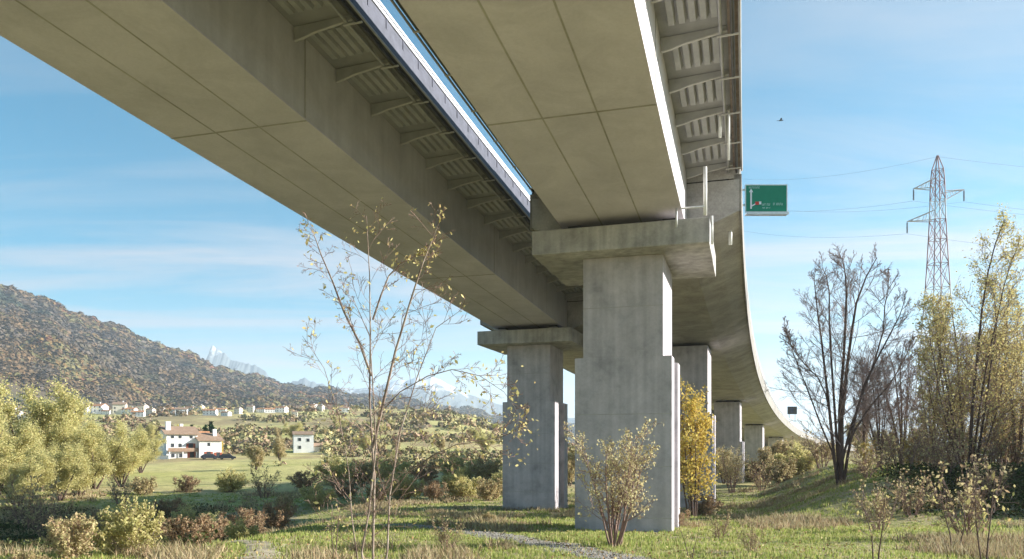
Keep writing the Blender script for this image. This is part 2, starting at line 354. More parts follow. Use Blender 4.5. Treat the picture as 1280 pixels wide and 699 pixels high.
n = 620; i = np.arange(-n // 2, n // 2 + 1)
gxs = 27 * np.sinh(.0175 * i); gys = 45 + 27 * np.sinh(.0175 * i)
gxs[0], gxs[-1] = -11500, 11500; gys[0], gys[-1] = -11400, 11500
X, Y = np.meshgrid(gxs, gys); Z = height(X, Y)
V = np.stack([X.ravel(), Y.ravel(), Z.ravel()], 1); m_ = len(i)
idx = np.arange(m_ * m_).reshape(m_, m_)
Q = np.stack([idx[:-1, :-1].ravel(), idx[:-1, 1:].ravel(), idx[1:, 1:].ravel(), idx[1:, :-1].ravel()], 1)
tag(link('ground', np_mesh('ground', V, Q, True), None, 'ground'), kind='structure')

def ribbon(name, pts, widths, m, lift=.035, step=.4, seed=0):
    rs = np.random.RandomState(seed); pts = np.array(pts, float)
    d = np.r_[0, np.cumsum(np.hypot(*np.diff(pts, axis=0).T))]; t = np.arange(0, d[-1], step)
    # smooth the polyline
    x = np.interp(t, d, pts[:, 0]); y = np.interp(t, d, pts[:, 1]); w = np.interp(t, d, widths)
    k = np.ones(9) / 9; x = np.convolve(np.pad(x, 4, 'edge'), k, 'valid'); y = np.convolve(np.pad(y, 4, 'edge'), k, 'valid')
    tx, ty = np.gradient(x), np.gradient(y); l = np.hypot(tx, ty) + 1e-9; nx, ny = ty / l, -tx / l
    K = 9; rows = []
    jl = np.convolve(rs.randn(len(t) + 4), np.ones(5) / 5, 'valid') * .8; jr = np.convolve(rs.randn(len(t) + 4), np.ones(5) / 5, 'valid') * .8
    for a in np.linspace(-.5, .5, K):
        j = np.where(a < 0, jl, jr) * abs(a) * 2 * w * .5
        xx = x + nx * (a * w + j * np.sign(a)); yy = y + ny * (a * w + j * np.sign(a)); lf = lift * (1 - (abs(a) * 2) ** 2) - (.05 if abs(a) > .45 else 0)
        rows.append(np.stack([xx, yy, height(xx, yy) + lf], 1))
    R = np.stack(rows, 1); m2 = len(t); ix = np.arange(m2 * K).reshape(m2, K)
    Q = np.stack([ix[:-1, :-1].ravel(), ix[:-1, 1:].ravel(), ix[1:, 1:].ravel(), ix[1:, :-1].ravel()], 1)
    return tag(link(name, np_mesh(name, R.reshape(-1, 3), Q, True), None, m), kind='structure')
ribbon('path', [(5.2, 20), (3.1, 24.5), (1.9, 28.5), (0, 32.6), (-2, 37), (-6, 40.5), (-11, 43), (-17, 45), (-30, 47)], [3.0, 2.8, 2.6, 2.5, 2.2, 1.9, 1.6, 1.4, 1.4], 'gravel', seed=1)
ribbon('sandy_track', [(-7.2, 21), (-8.0, 25), (-9.3, 29), (-12, 33), (-17, 38), (-27, 42)], [1.2, 1.5, 1.6, 1.4, 1.1, .8], 'sand', seed=2)

# hill, with its woods
def ridge(px): return 2.2 * np.sin(px * .071 + .6) + 1.6 * np.sin(px * .143 + 2) + 1.0 * np.sin(px * .31) + np.interp(px, [-900, -300, 0, 60, 120, 180, 250, 330, 420, 520, 620, 760, 1000, 1400], [120, 250, 355, 380, 402, 424, 452, 478, 491, 503, 520, 535, 548, 556])
def ridge_d(px): return np.interp(px, [-900, 0, 200, 420, 620, 1000], [1500, 1700, 2000, 2700, 3300, 4200])
def hill_pt(px, t):
    """t 0 at the foot, 1 at the ridge, up to 1.25 down the back"""
    D0 = np.interp(px, [-900, 0, 420, 620, 1000], [720, 760, 980, 1500, 2500]); D1 = ridge_d(px)
    Yd = D0 + (D1 - D0) * t; Xd = (px - 640) / F * Yd
    z0 = height(Xd * D0 / Yd, D0) - 6; z1 = (YH - ridge(px)) / F * D1
    tt = np.clip(t, 0, 1); prof = tt ** 1.15
    z = z0 + (z1 - z0) * prof - np.clip(t - 1, 0, 1) * 900
    am = np.sin(np.pi * np.clip(t, 0, 1)) * (1 - .55 * np.clip(t, 0, 1)) * (z1 - z0) * .17 + 4
    z = z + am * (wob(Xd, Yd, 420, 2) + .5 * wob(Xd, Yd, 150, 12))
    return Xd, Yd, z
pxs = np.linspace(-900, 1400, 260); ts = np.linspace(0, 1.3, 70)
PX, T = np.meshgrid(pxs, ts); hx, hy, hzz = hill_pt(PX, T)
ix = np.arange(PX.size).reshape(PX.shape)
Q = np.stack([ix[:-1, :-1].ravel(), ix[:-1, 1:].ravel(), ix[1:, 1:].ravel(), ix[1:, :-1].ravel()], 1)
M['hillg'] = mat('hill_ground', ramp=[(.3, (.06, .05, .035)), (.45, (.10, .075, .045)), (.6, (.10, .09, .04)), (.75, (.13, .13, .055))], scale=.012, detail=8, rough=.95)
tag(link('hill', np_mesh('hill', np.stack([hx.ravel(), hy.ravel(), hzz.ravel()], 1), Q, True), None, 'hillg'), kind='structure')

def blobs(name, cx, cy, cz, rad, hgt, cols, seed, k=14, size=.55, rough=.5, cv=.22):
    """many ragged crowns in one mesh: each a cloud of leaf-clump faces with its own colour"""
    rs = np.random.RandomState(seed); nb = len(cx)
    d = rs.randn(nb, k, 3); d /= np.linalg.norm(d, axis=2, keepdims=True); d[..., 2] = np.abs(d[..., 2]) * 1.15 - .12
    r = .55 + .45 * rs.rand(nb, k, 1); S3 = np.stack([rad, rad, hgt], 1)[:, None, :]
    c = d * r * S3 + np.stack([cx, cy, cz], 1)[:, None, :]
    nrm = d + rough * rs.randn(nb, k, 3); nrm /= np.linalg.norm(nrm, axis=2, keepdims=True)
    a = np.cross(nrm, rs.randn(nb, k, 3)); a /= np.linalg.norm(a, axis=2, keepdims=True); b = np.cross(nrm, a)
    sz = size * rad[:, None, None] * rs.uniform(.6, 1.25, (nb, k, 1))
    V = np.stack([c + a * sz, c + b * sz * .8, c - a * sz, c - b * sz * .8], 2)
    me = np_mesh(name, V.reshape(-1, 3), np.arange(nb * k * 4).reshape(-1, 4), False)
    at = me.color_attributes.new('crown', 'FLOAT_COLOR', 'POINT')
    C = np.repeat(cols, k * 4, 0) * np.repeat(rs.uniform(1 - cv, 1 + cv, nb * k), 4)[:, None]
    at.data.foreach_set('color', np.c_[C, np.ones(len(C))].astype(np.float32).ravel())
    return me
mw = bpy.data.materials.new('wood_crowns'); mw.use_nodes = True
_a = mw.node_tree.nodes.new('ShaderNodeAttribute'); _a.attribute_name = 'crown'
mw.node_tree.links.new(_a.outputs['Color'], mw.node_tree.nodes['Principled BSDF'].inputs['Base Color'])
mw.node_tree.nodes['Principled BSDF'].inputs['Roughness'].default_value = .95; mw.node_tree.nodes['Principled BSDF'].inputs['Specular IOR Level'].default_value = .05
PAL = np.array([(.17, .12, .07), (.20, .13, .07), (.25, .16, .065), (.14, .115, .075), (.085, .085, .05), (.05, .068, .05), (.20, .175, .075), (.22, .10, .055), (.15, .12, .095)])
def pal(x, y, rs, lam=260, w=None):
    f = wob(x, y, lam, 7) * 1.9 + wob(x, y, lam / 3, 15) * 1.1 + rs.randn(len(x)) * .14
    order = [5, 4, 3, 8, 0, 1, 6, 2, 7]
    return 0.78 * PAL[order][np.clip(((f + 1.6) / 3.2 * 9).astype(int), 0, 8)] * (1 + .10 * rs.randn(len(x), 1)).clip(.5, 1.6)
rs = np.random.RandomState(11)
nb = 110000
px = rs.uniform(-420, 900, nb); t = rs.rand(nb) ** .9 * 1.03
bx, by, bz = hill_pt(px, t)
low = t < .16; keep = ~(low & (wob(bx, by, 170, 3) + .2 * rs.randn(nb) > -.05))   # meadows near the foot
bx, by, bz, t = bx[keep], by[keep], bz[keep], t[keep]
rad = rs.uniform(2.5, 5.2, len(bx)) * (by / 1300).clip(.75, 1.8)
tag(link('wooded_hillside', blobs('wooded_hillside', bx, by, bz - 2, rad, rad * rs.uniform(1.1, 2.0, len(bx)), pal(bx, by, rs), 5, k=8, size=.85, rough=.04, cv=.04), None, mw), kind='stuff',
    label='autumn wood in brown, orange and dark green covering the left hillside')
# hedges and scrub between the fields, far side of the valley
nb = 16000
py = rs.uniform(0, 1, nb); by = 130 * (6.0 ** py); bx = (rs.uniform(-150, 1500, nb) - 640) / F * by
f = wob(bx, by, 75, 4) + .6 * wob(bx, by, 28, 13) + .15 * rs.randn(nb)
hx_ = (bx / by * F + 640)
field = ((hx_ > 120) & (hx_ < 345) & (by > 105) & (by < 218)) | ((hx_ > 60) & (hx_ < 420) & (by > 430) & (by < 640) & (f < .35))
u = lateral(bx, by)
keep = (f > .04) & ~field & ((u < -22) | (u > 26)) & ~((hx_ > 250) & (hx_ < 660) & (by < 165)) & ~((hx_ > 172) & (hx_ < 300) & (by < 222)) & ~((hx_ > 355) & (hx_ < 402) & (by < 262)) & ~((hx_ > 980) & (by < 175))
bx, by = bx[keep], by[keep]; bz = height(bx, by); rad = rs.uniform(.8, 2.2, len(bx)) * (by / 240).clip(.7, 2.0)
scol = 1.0 * np.array([(.27, .20, .12), (.31, .27, .13), (.25, .23, .11), (.29, .20, .13), (.34, .30, .15), (.22, .18, .12)])[rs.randint(0, 6, len(bx))] * (1 + .2 * rs.randn(len(bx), 1)).clip(.5, 1.5)
tag(link('valley_scrub', blobs('valley_scrub', bx, by, bz - .3, rad, rad * rs.uniform(.9, 1.7, len(bx)), scol, 8, k=26, size=.32), None, mw), kind='stuff',
    label='olive and russet scrub and hedges between the valley fields')

# far snow-capped mountains
def mountains(name, ppx, ppy, D, depth, seed):
    rs = np.random.RandomState(seed); px = np.linspace(ppx[0], ppx[-1], 420); t = np.linspace(0, 1, 40)
    PX, T = np.meshgrid(px, t); top = (YH - np.interp(px, ppx, ppy)) / F * D
    jag = np.zeros(len(px))
    for o in range(5):
        k = 2 ** o * 14; jag += np.interp(px, np.linspace(px[0], px[-1], k), rs.randn(k)) * .5 ** o
    top = np.maximum(top * (1 + .07 * jag), 60)
    Yd = D - depth * (1 - T) ; Xd = (PX - 640) / F * D
    z = -100 + (top[None] + 100) * T ** 1.2
    rd = np.zeros_like(z)
    for o in range(4):
        rd += np.abs(wob(Xd + 200 * o, Yd * .6, 750 / 1.9 ** o, o * 5)) * .55 ** o
    z = z - rd * (1 - T) ** .7 * T ** .5 * top[None].mean() * 1.5
    Xd = np.vstack([Xd, Xd[-1:]]); Yd = np.vstack([Yd, Yd[-1:] + 900]); z = np.vstack([z, z[-1:] * 0 - 100])
    ix = np.arange(Xd.size).reshape(Xd.shape)
    Q = np.stack([ix[:-1, :-1].ravel(), ix[:-1, 1:].ravel(), ix[1:, 1:].ravel(), ix[1:, :-1].ravel()], 1)
    return np_mesh(name, np.stack([Xd.ravel(), Yd.ravel(), z.ravel()], 1), Q, False)
def snow_mat(lo, hi):
    m = bpy.data.materials.new('snowy_rock'); m.use_nodes = True; t = m.node_tree; ln = t.links.new; b = t.nodes['Principled BSDF']
    g = t.nodes.new('ShaderNodeTexCoord'); s = t.nodes.new('ShaderNodeSeparateXYZ'); ln(g.outputs['Object'], s.inputs[0])
    nn = t.nodes.new('ShaderNodeTexNoise'); ln(g.outputs['Object'], nn.inputs['Vector']); nn.inputs['Scale'].default_value = .011; nn.inputs['Detail'].default_value = 8; nn.inputs['Roughness'].default_value = .7
    a = t.nodes.new('ShaderNodeMath'); a.operation = 'MULTIPLY_ADD'; ln(nn.outputs['Fac'], a.inputs[0]); a.inputs[1].default_value = 500; ln(s.outputs['Z'], a.inputs[2])
    mr = t.nodes.new('ShaderNodeMapRange'); ln(a.outputs[0], mr.inputs[0]); mr.inputs['From Min'].default_value = lo; mr.inputs['From Max'].default_value = hi
    mx_ = t.nodes.new('ShaderNodeMixRGB'); ln(mr.outputs[0], mx_.inputs[0]); mx_.inputs[1].default_value = (.10, .12, .12, 1); mx_.inputs[2].default_value = (.75, .77, .8, 1)
    ln(mx_.outputs[0], b.inputs['Base Color']); b.inputs['Roughness'].default_value = .9
    return m
M['snow'] = snow_mat(690, 760); M['rock'] = snow_mat(1020, 1110)
tag(link('rocky_mountain', mountains('rocky_mountain', [60, 215, 250, 258, 265, 272, 290, 305, 320, 335, 350, 380, 420, 470],
    [510, 462, 448, 445, 438, 446, 450, 455, 458, 464, 468, 480, 488, 505], 6300, 1800, 4), None, 'rock'), kind='structure')
tag(link('snowy_mountains', mountains('snowy_mountains', [330, 400, 430, 470, 490, 510, 540, 560, 590, 620, 680, 760, 900, 980, 1040, 1120, 1300, 1500],
    [520, 494, 488, 486, 478, 480, 472, 480, 492, 504, 512, 524, 530, 538, 542, 544, 546, 548], 6200, 1800, 6), None, 'snow'), kind='structure')

# ------------------------------------------------------------------ viaduct decks
def srange(a, b, st): k = max(1, int(round((b - a) / st))); return [a + (b - a) * q / k for q in range(k + 1)]
def sweep_deck(prof, a, b, dk, st=4): return [[P(s, u, z, dk) for u, z in prof] for s in srange(a, b, st)]
def near_deck(a, b, dk, joints, wl, wr, label, group, rail_sides):
    r = empty('viaduct_deck', P(0 if dk == 0 else 27, 0, 0, dk), label, 'bridge deck', group)
    mw_ = r.matrix_world
    off = Vector(r.location)
    def fin(mb, name, m, each=False, **k):
        mb.v = [tuple(Vector(v) - off) for v in mb.v]; return (mb.each if each else mb.build)(name, m, r, **k)
    H = 3.0
    fin(MB().sweep(None, sweep_deck([(-2.9, .02), (2.9, .02), (2.9, H), (-2.9, H)], a, b, dk)), 'box_girder', 'web')
    # bottom plate, a hair wider than the webs
    fin(MB().sweep(None, sweep_deck([(-2.96, -.03), (2.96, -.03), (2.96, .018), (-2.96, .018)], a, b, dk)), 'bottom_plate', 'girder')
    sm = MB()
    for u in (-.95, .95): sm.sweep(None, sweep_deck([(u - .03, -.040), (u + .03, -.040), (u + .03, -.031), (u - .03, -.031)], a, b, dk))
    for j in joints:
        sm.sweep(None, [[P(j, u, z, dk) for u, z in ((-2.965, -.055), (2.965, -.055), (2.965, -.034), (-2.965, -.034))], [P(j + .06, u, z, dk) for u, z in ((-2.965, -.055), (2.965, -.055), (2.965, -.034), (-2.965, -.034))]])
        for sg in (-1, 1):
            u0, u1 = sg * 2.903, sg * 2.92
            sm.sweep(None, [[P(j + q, u, z, dk) for u, z in ((u0, .03), (u1, .03), (u1, H - .02), (u0, H - .02))] for q in (0, .07)])
    fin(sm, 'weld_seam', 'seam')
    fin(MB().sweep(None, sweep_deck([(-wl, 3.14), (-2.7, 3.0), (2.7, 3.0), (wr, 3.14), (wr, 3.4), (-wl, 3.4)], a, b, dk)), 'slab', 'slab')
    fin(MB().sweep(None, sweep_deck([(-wl + .5, 3.404), (wr - .5, 3.404), (wr - .5, 3.46), (-wl + .5, 3.46)], a, b, dk)), 'road_surface', 'asphalt')
    for sg, w in ((-1, wl), (1, wr)):
        e0, e1 = sg * (w - .32), sg * (w + .04)
        fin(MB().sweep(None, sweep_deck([(e0, 2.98), (e1, 2.98), (e1, 3.62), (e0, 3.62)], a, b, dk)), 'edge_beam', 'rust' if (sg > 0 and dk == 0) else ('fence' if dk and sg > 0 else 'slab'))
        # brackets
        w0 = w - .34
        for s in [q for q in np.arange(math.ceil((a + 66) / 3.0) * 3.0 - 66, b - .5, 3.0) if q > -28]:
            br = MB(); th = .03
            us = [2.94, 3.25, 3.7, w0]; zb = [2.52, 2.57, 2.70, 2.94] if w > 5.2 else [2.55, 2.62, 2.76, 2.94]
            top = [3.0, 3.0, 3.02, 3.1]
            for q in range(3):
                c = []
                for uu, z0, z1 in ((us[q], zb[q], top[q]), (us[q + 1], zb[q + 1], top[q + 1])):
                    c.append((uu, z0, z1))
                pts = [P(s - th, sg * c[0][0], c[0][1], dk), P(s - th, sg * c[1][0], c[1][1], dk), P(s + th, sg * c[1][0], c[1][1], dk), P(s + th, sg * c[0][0], c[0][1], dk),
                       P(s - th, sg * c[0][0], c[0][2], dk), P(s - th, sg * c[1][0], c[1][2], dk), P(s + th, sg * c[1][0], c[1][2], dk), P(s + th, sg * c[0][0], c[0][2], dk)]
                br.hexa(pts)
            bo = fin(br, 'bracket', 'rib')
            fl = MB()
            for q in range(3):
                fl.hexa([P(s - .05, sg * us[q], zb[q] - .035, dk), P(s - .05, sg * us[q + 1], zb[q + 1] - .035, dk), P(s + .05, sg * us[q + 1], zb[q + 1] - .035, dk), P(s + .05, sg * us[q], zb[q] - .035, dk),
                         P(s - .05, sg * us[q], zb[q], dk), P(s - .05, sg * us[q + 1], zb[q + 1], dk), P(s + .05, sg * us[q + 1], zb[q + 1], dk), P(s + .05, sg * us[q], zb[q], dk)])
            fl.v = [tuple(Vector(v) - off) for v in fl.v]; fl.build('flange', 'flange', bo)
        # ribbed underside panels: short longitudinal ribs in every bay
        k = 5 if w > 5.2 else 3
        for s in [q for q in np.arange(math.ceil((a + 66) / 3.0) * 3.0 - 66, b - 3, 3.0) if q > -28]:
            rb = MB()
            for q in range(k):
                uc = 3.2 + (w - 3.75) * (q + .5) / k
                for s0, s1 in ((s + .35, s + 2.1),):
                    zc = 2.99 + .14 * (uc - 2.7) / (w - 2.7)
                    rb.hexa([P(s0, sg * (uc - .10), zc - .15, dk), P(s0, sg * (uc + .10), zc - .15, dk), P(s1, sg * (uc + .10), zc - .15, dk), P(s1, sg * (uc - .10), zc - .15, dk),
                             P(s0, sg * (uc - .16), zc + .02, dk), P(s0, sg * (uc + .16), zc + .02, dk), P(s1, sg * (uc + .16), zc + .02, dk), P(s1, sg * (uc - .16), zc + .02, dk)])
            fin(rb, 'ribbed_panel', 'rib')
        # service pipes slung under the tip
        for du, z, rr, mm in ((.55, 2.86, .06, 'rib'), (.16, 2.84, .07, 'pipe'), (-.08, 2.90, .05, 'rib')):
            if sg < 0 and dk == 0 and du > .5: continue
            fin(MB().tube([P(s, sg * (w - du), z, dk) for s in srange(max(a, -28), b, 4)], rr, 6), 'pipe', mm, smooth=True)
        cl = MB()
        for s in [q for q in np.arange(math.ceil((a + 66) / 3.0) * 3.0 - 66, b - .5, 3.0) if q > -28]:
            cl.hexa([P(s - .04, sg * (w - .68), 2.74, dk), P(s - .04, sg * (w + .06), 2.76, dk), P(s + .04, sg * (w + .06), 2.76, dk), P(s + .04, sg * (w - .68), 2.74, dk),
                     P(s - .04, sg * (w - .68), 2.78, dk), P(s - .04, sg * (w + .06), 2.80, dk), P(s + .04, sg * (w + .06), 2.80, dk), P(s + .04, sg * (w - .68), 2.78, dk)])
        fin(cl, 'pipe_hanger', 'flange', each=True)
        # safety barrier: panel, posts, rails; near deck's tall unseen panel added to block sun
        if (dk, sg) in ((1, 1), (0, -1)):
            fin(MB().sweep(None, sweep_deck([(sg * w - .02, 3.62), (sg * w + .02, 3.62), (sg * w + .02, 4.0 if dk else 4.75), (sg * w - .02, 4.0 if dk else 4.75)], a, b + (0 if dk else 1.2), dk)), 'barrier_or_sunblock_panel', 'fence')
        po = MB()
        for s in np.arange(max(a, -28), b, 1.5):
            po.hexa([P(s - .04, sg * w - .05, 3.62, dk), P(s + .04, sg * w - .05, 3.62, dk), P(s + .04, sg * w + .05, 3.62, dk), P(s - .04, sg * w + .05, 3.62, dk),
                     P(s - .04, sg * w - .05, 4.32, dk), P(s + .04, sg * w - .05, 4.32, dk), P(s + .04, sg * w + .05, 4.32, dk), P(s - .04, sg * w + .05, 4.32, dk)])
        fin(po, 'barrier_post', 'fence' if (dk, sg) == (1, 1) else 'galv', each=True)
        for z, hh in (((4.02, .12), (4.22, .10)) if (dk, sg) == (1, 1) else ((3.85, .1), (4.22, .1))):
            fin(MB().sweep(None, sweep_deck([(sg * w - .03, z), (sg * w + .07, z), (sg * w + .07, z + hh), (sg * w - .03, z + hh)], max(a, -30), b, dk)), 'rail', 'galv')
    return r, fin
def far_deck(a, b, dk, wl, wr, label, group):
    s0 = max(a, 40); r = empty('viaduct_deck', P(s0, 0, 0, dk), label, 'bridge deck', group); off = Vector(r.location)
    def fin(mb, name, m, each=False, **k):
        mb.v = [tuple(Vector(v) - off) for v in mb.v]; return (mb.each if each else mb.build)(name, m, r, **k)
    fin(MB().sweep(None, sweep_deck([(-2.9, 0), (2.9, 0), (4.4, .50), (wr, .95), (wr, 2.5), (-wl, 2.5), (-wl, .95), (-4.2, .50)], a, b, dk, 5)), 'concrete_box', 'deckc')
    fin(MB().sweep(None, sweep_deck([(-wl + .5, 2.504), (wr - .5, 2.504), (wr - .5, 2.56), (-wl + .5, 2.56)], a, b, dk, 5)), 'road_surface', 'asphalt')
    fin(MB().sweep(None, sweep_deck([(-wl + .1, 2.57), (wr + .02, 2.57), (wr + .02, 3.6), (-wl + .1, 3.6)], a, a + 2.5, dk)), 'end_beam', 'deckc')
    jt = MB()
    for j in np.arange(a + 8, b, 9.0):
        for q0, q1 in (((-2.905, -.015), (2.905, .002)),):
            jt.hexa([P(j, -2.905, -.014, dk), P(j, 2.905, -.014, dk), P(j + .12, 2.905, -.014, dk), P(j + .12, -2.905, -.014, dk), P(j, -2.905, .01, dk), P(j, 2.905, .01, dk), P(j + .12, 2.905, .01, dk), P(j + .12, -2.905, .01, dk)])
    fin(jt, 'joint', 'seam', each=True)
    for sg, w in ((-1, wl), (1, wr)):
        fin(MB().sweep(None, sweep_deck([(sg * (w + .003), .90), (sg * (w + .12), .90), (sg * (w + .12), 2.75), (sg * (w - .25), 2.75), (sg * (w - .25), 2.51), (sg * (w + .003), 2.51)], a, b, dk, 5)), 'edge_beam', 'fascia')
        if dk == 0 and sg < 0: fin(MB().sweep(None, sweep_deck([(-w - .02, 2.74), (-w + .02, 2.74), (-w + .02, 4.75), (-w - .02, 4.75)], a, b, dk, 5)), 'barrier_or_sunblock_panel', 'fence')  # unseen solid panel added to keep sun off the left deck's web
        for z in (3.2, 3.5):
            fin(MB().sweep(None, sweep_deck([(sg * w - .03, z - .1), (sg * w + .07, z - .1), (sg * w + .07, z + .02), (sg * w - .03, z + .02)], a, b, dk, 5)), 'rail', 'galv')
        po = MB()
        for s in np.arange(a + 1, min(b, 160), 4.0):
            po.hexa([P(s - .04, sg * w - .05, 2.75, dk), P(s + .04, sg * w - .05, 2.75, dk), P(s + .04, sg * w + .05, 2.75, dk), P(s - .04, sg * w + .05, 2.75, dk),
                     P(s - .04, sg * w - .05, 3.5, dk), P(s + .04, sg * w - .05, 3.5, dk), P(s + .04, sg * w + .05, 3.5, dk), P(s - .04, sg * w + .05, 3.5, dk)])
        fin(po, 'barrier_post', 'galv', each=True)
    return r
S_A = 27.2
GD = 'decks of the twin motorway viaduct'
sA = 29.7 / .957 - 40.4 / .957 
near_deck(-66, 3.7, 0, [-10.6, -32], 5.1, 5.5, 'olive grey box girder deck with ribbed wings passing overhead to the near pier', GD, None)
near_deck(-66, S_A + 3.7, 1, [-11.3, 11.0], 5.2, 5.55, 'long left box girder deck crossing the top left to the farther pier', GD, None)
far_deck(3.76, 400, 0, 5.2, 5.45, 'concrete viaduct deck sweeping from the near pier away in a curve to the right', GD)
far_deck(S_A + 3.76, 400, 1, 5.2, 5.45, 'concrete viaduct deck beyond the left pier, mostly hidden behind the near pier', GD)

# ------------------------------------------------------------------ piers
def pier_mesh_parts(r, Hs, Hg, cap):
    """local frame: x right, y forward (along the road), z up from soffit level 0; Hg ground level (negative)"""
    y0, y1 = 1.5, 6.1
    ztop = -1.62 if cap else -.35
    zst = -6.55
    MB().box(-1.96, 1.96, y0, y1, zst, ztop).build('upper_shaft', 'pier', r, bevel=.03)
    # lower shaft: core with a recess down each flank between two fins
    MB().box(-2.0, 2.0, y0 + 1.25, y1 - 1.25, Hg, zst - .004).build('core', 'pier', r)
    for (a, b) in ((y0 - .001, y0 + 1.25), (y1 - 1.25, y1 + .001)):
        MB().box(-2.38, 2.38, a, b, Hg, zst + .02).build('fin_wall', 'pier', r, bevel=.03)
    if cap:
        MB().box(-4.2, 4.2, 0, 3.78, -1.62, -.45).box(-4.19, 4.19, 3.80, 7.6, -1.615, -.455).build('pier_cap', 'cap', r, bevel=.05)
        for x in (-2.3, 2.3):
            for y in (1.4, 6.0):
                MB().box(x - .45, x + .45, y - .4, y + .4, -.46, -.2).build('bearing_plinth', 'cap', r)
                MB().box(x - .33, x + .33, y - .3, y + .3, -.2, -.028).build('bearing', 'rubber', r)
        MB().box(-3.4, 3.4, 3.2, 4.4, -.46, -.12).build('shear_block', 'pipe', r)
        # pilaster ledge and pour line
    else:
        for x in (-1.4, 1.4):
            MB().box(x - .4, x + .4, 3.2, 4.4, -.36, 0).build('bearing', 'rubber', r)
    pl = MB()
    for z in (-9.35, -11.9, -14.4):
        if z > Hg + .4: pl.box(-2.384, 2.384, y0 - .005, y0 + .06, z, z + .035)
    if cap: pl.box(-1.964, 1.964, y0 - .004, y0 + .05, -4.1, -4.075)
    pl.each('pour_line', 'seam', r)
def pier(s, dk, cap, label):
    x, y, z = P(s, 0, 0, dk); th = TH0 + s / RAD
    g = min(hz(x + a, y + b) for a in (-3, 3) for b in (0, 6)) - .6
    gb = hz(x, y + 3)
    r = empty('viaduct_pier', (x, y, gb), label, 'bridge pier', 'concrete piers of the viaduct', rz=-th)
    kids = len(r.children)
    pier_mesh_parts(r, 0, g - z, cap)
    for c in r.children: c.location = (0, 0, z - gb)
    return r
p1 = pier(0, 0, True, 'big concrete pier with a wide cap in the middle, behind a beige leafy bush')
zoff = P(0, 0, 0)[2] - p1.location.z
# lit downpipes at the right-hand end of the cap
for nm, pts, rr, mm in (('downpipe', [(4.02, -.22, 1.75), (4.02, -.22, -.44)], .085, 'white'), ('downpipe', [(4.31, .12, -.40), (4.31, .12, -1.7)], .05, 'white')):
    o = MB().tube(pts, rr, 10).build(nm, mm, p1, smooth=True); o.location = (0, 0, zoff)
o = MB().tube([(2.9, -.25, -.05), (4.0, -.25, -.05)], .05, 8).tube([(2.75, -.3, -.05), (2.75, -.3, -.9)], .05, 8).build('pipe', 'galv', p1, smooth=True); o.location = (0, 0, zoff)
pier(S_A, 1, True, 'concrete pier with cap carrying the left deck, left of the big near pier')
pier(34.6, 0, False, 'first pier behind the big near pier, partly hidden by bright yellow foliage')
pier(88.5, 0, False, 'second pier behind the big near pier, narrow with a sunlit edge')
pier(143.6, 0, False, 'third pier behind the big near pier, small and shaded')
pier(198, 0, False, 'farthest and smallest visible pier under the curving deck')
pier(S_A + 54, 1, True, 'left deck pier hidden in the gap behind the near pier')
# separate downpipes slung under the deck edge
def downpipe(px, y0, y1, Y, r, label, low='white', split=None):
    X = gx(px, Y); z0 = (YH - y0) / F * Y; z1 = (YH - y1) / F * Y
    t = empty('drain_pipe', (X, Y, z1), label, 'drain pipe', 'drain pipes hanging under the deck edge')
    MB().tube([(0, 0, 0), (0, 0, (z0 - z1) * (split or 1))], r, 10).build('outlet', low, t, smooth=True)
    if split: MB().tube([(0, 0, (z0 - z1) * split), (0, 0, z0 - z1)], r * .6, 8).build('pipe', 'pipe', t, smooth=True)
    else: MB().box(-r * 1.5, r * 1.5, -r * 1.5, r * 1.5, z0 - z1, z0 - z1 + .08).build('bracket', 'pipe', t)
downpipe(900, 118, 172, 33.2, .055, 'left of the two white drain pipes hanging under the ribbed right wing')
downpipe(911, 118, 200, 32.6, .045, 'right of the two white drain pipes, longer, beside the rusty deck edge')
downpipe(913, 225, 306, 41.5, .09, 'thin dark drain pipe with white lower end beside the near pier cap', split=.26)
downpipe(915, 300, 337, 51, .10, 'short white drain pipe farther along the underside of the curving deck', split=.4)
downpipe(917, 352, 368, 62, .09, 'tiny drain pipe stub farthest along the underside of the curving deck', split=.5)

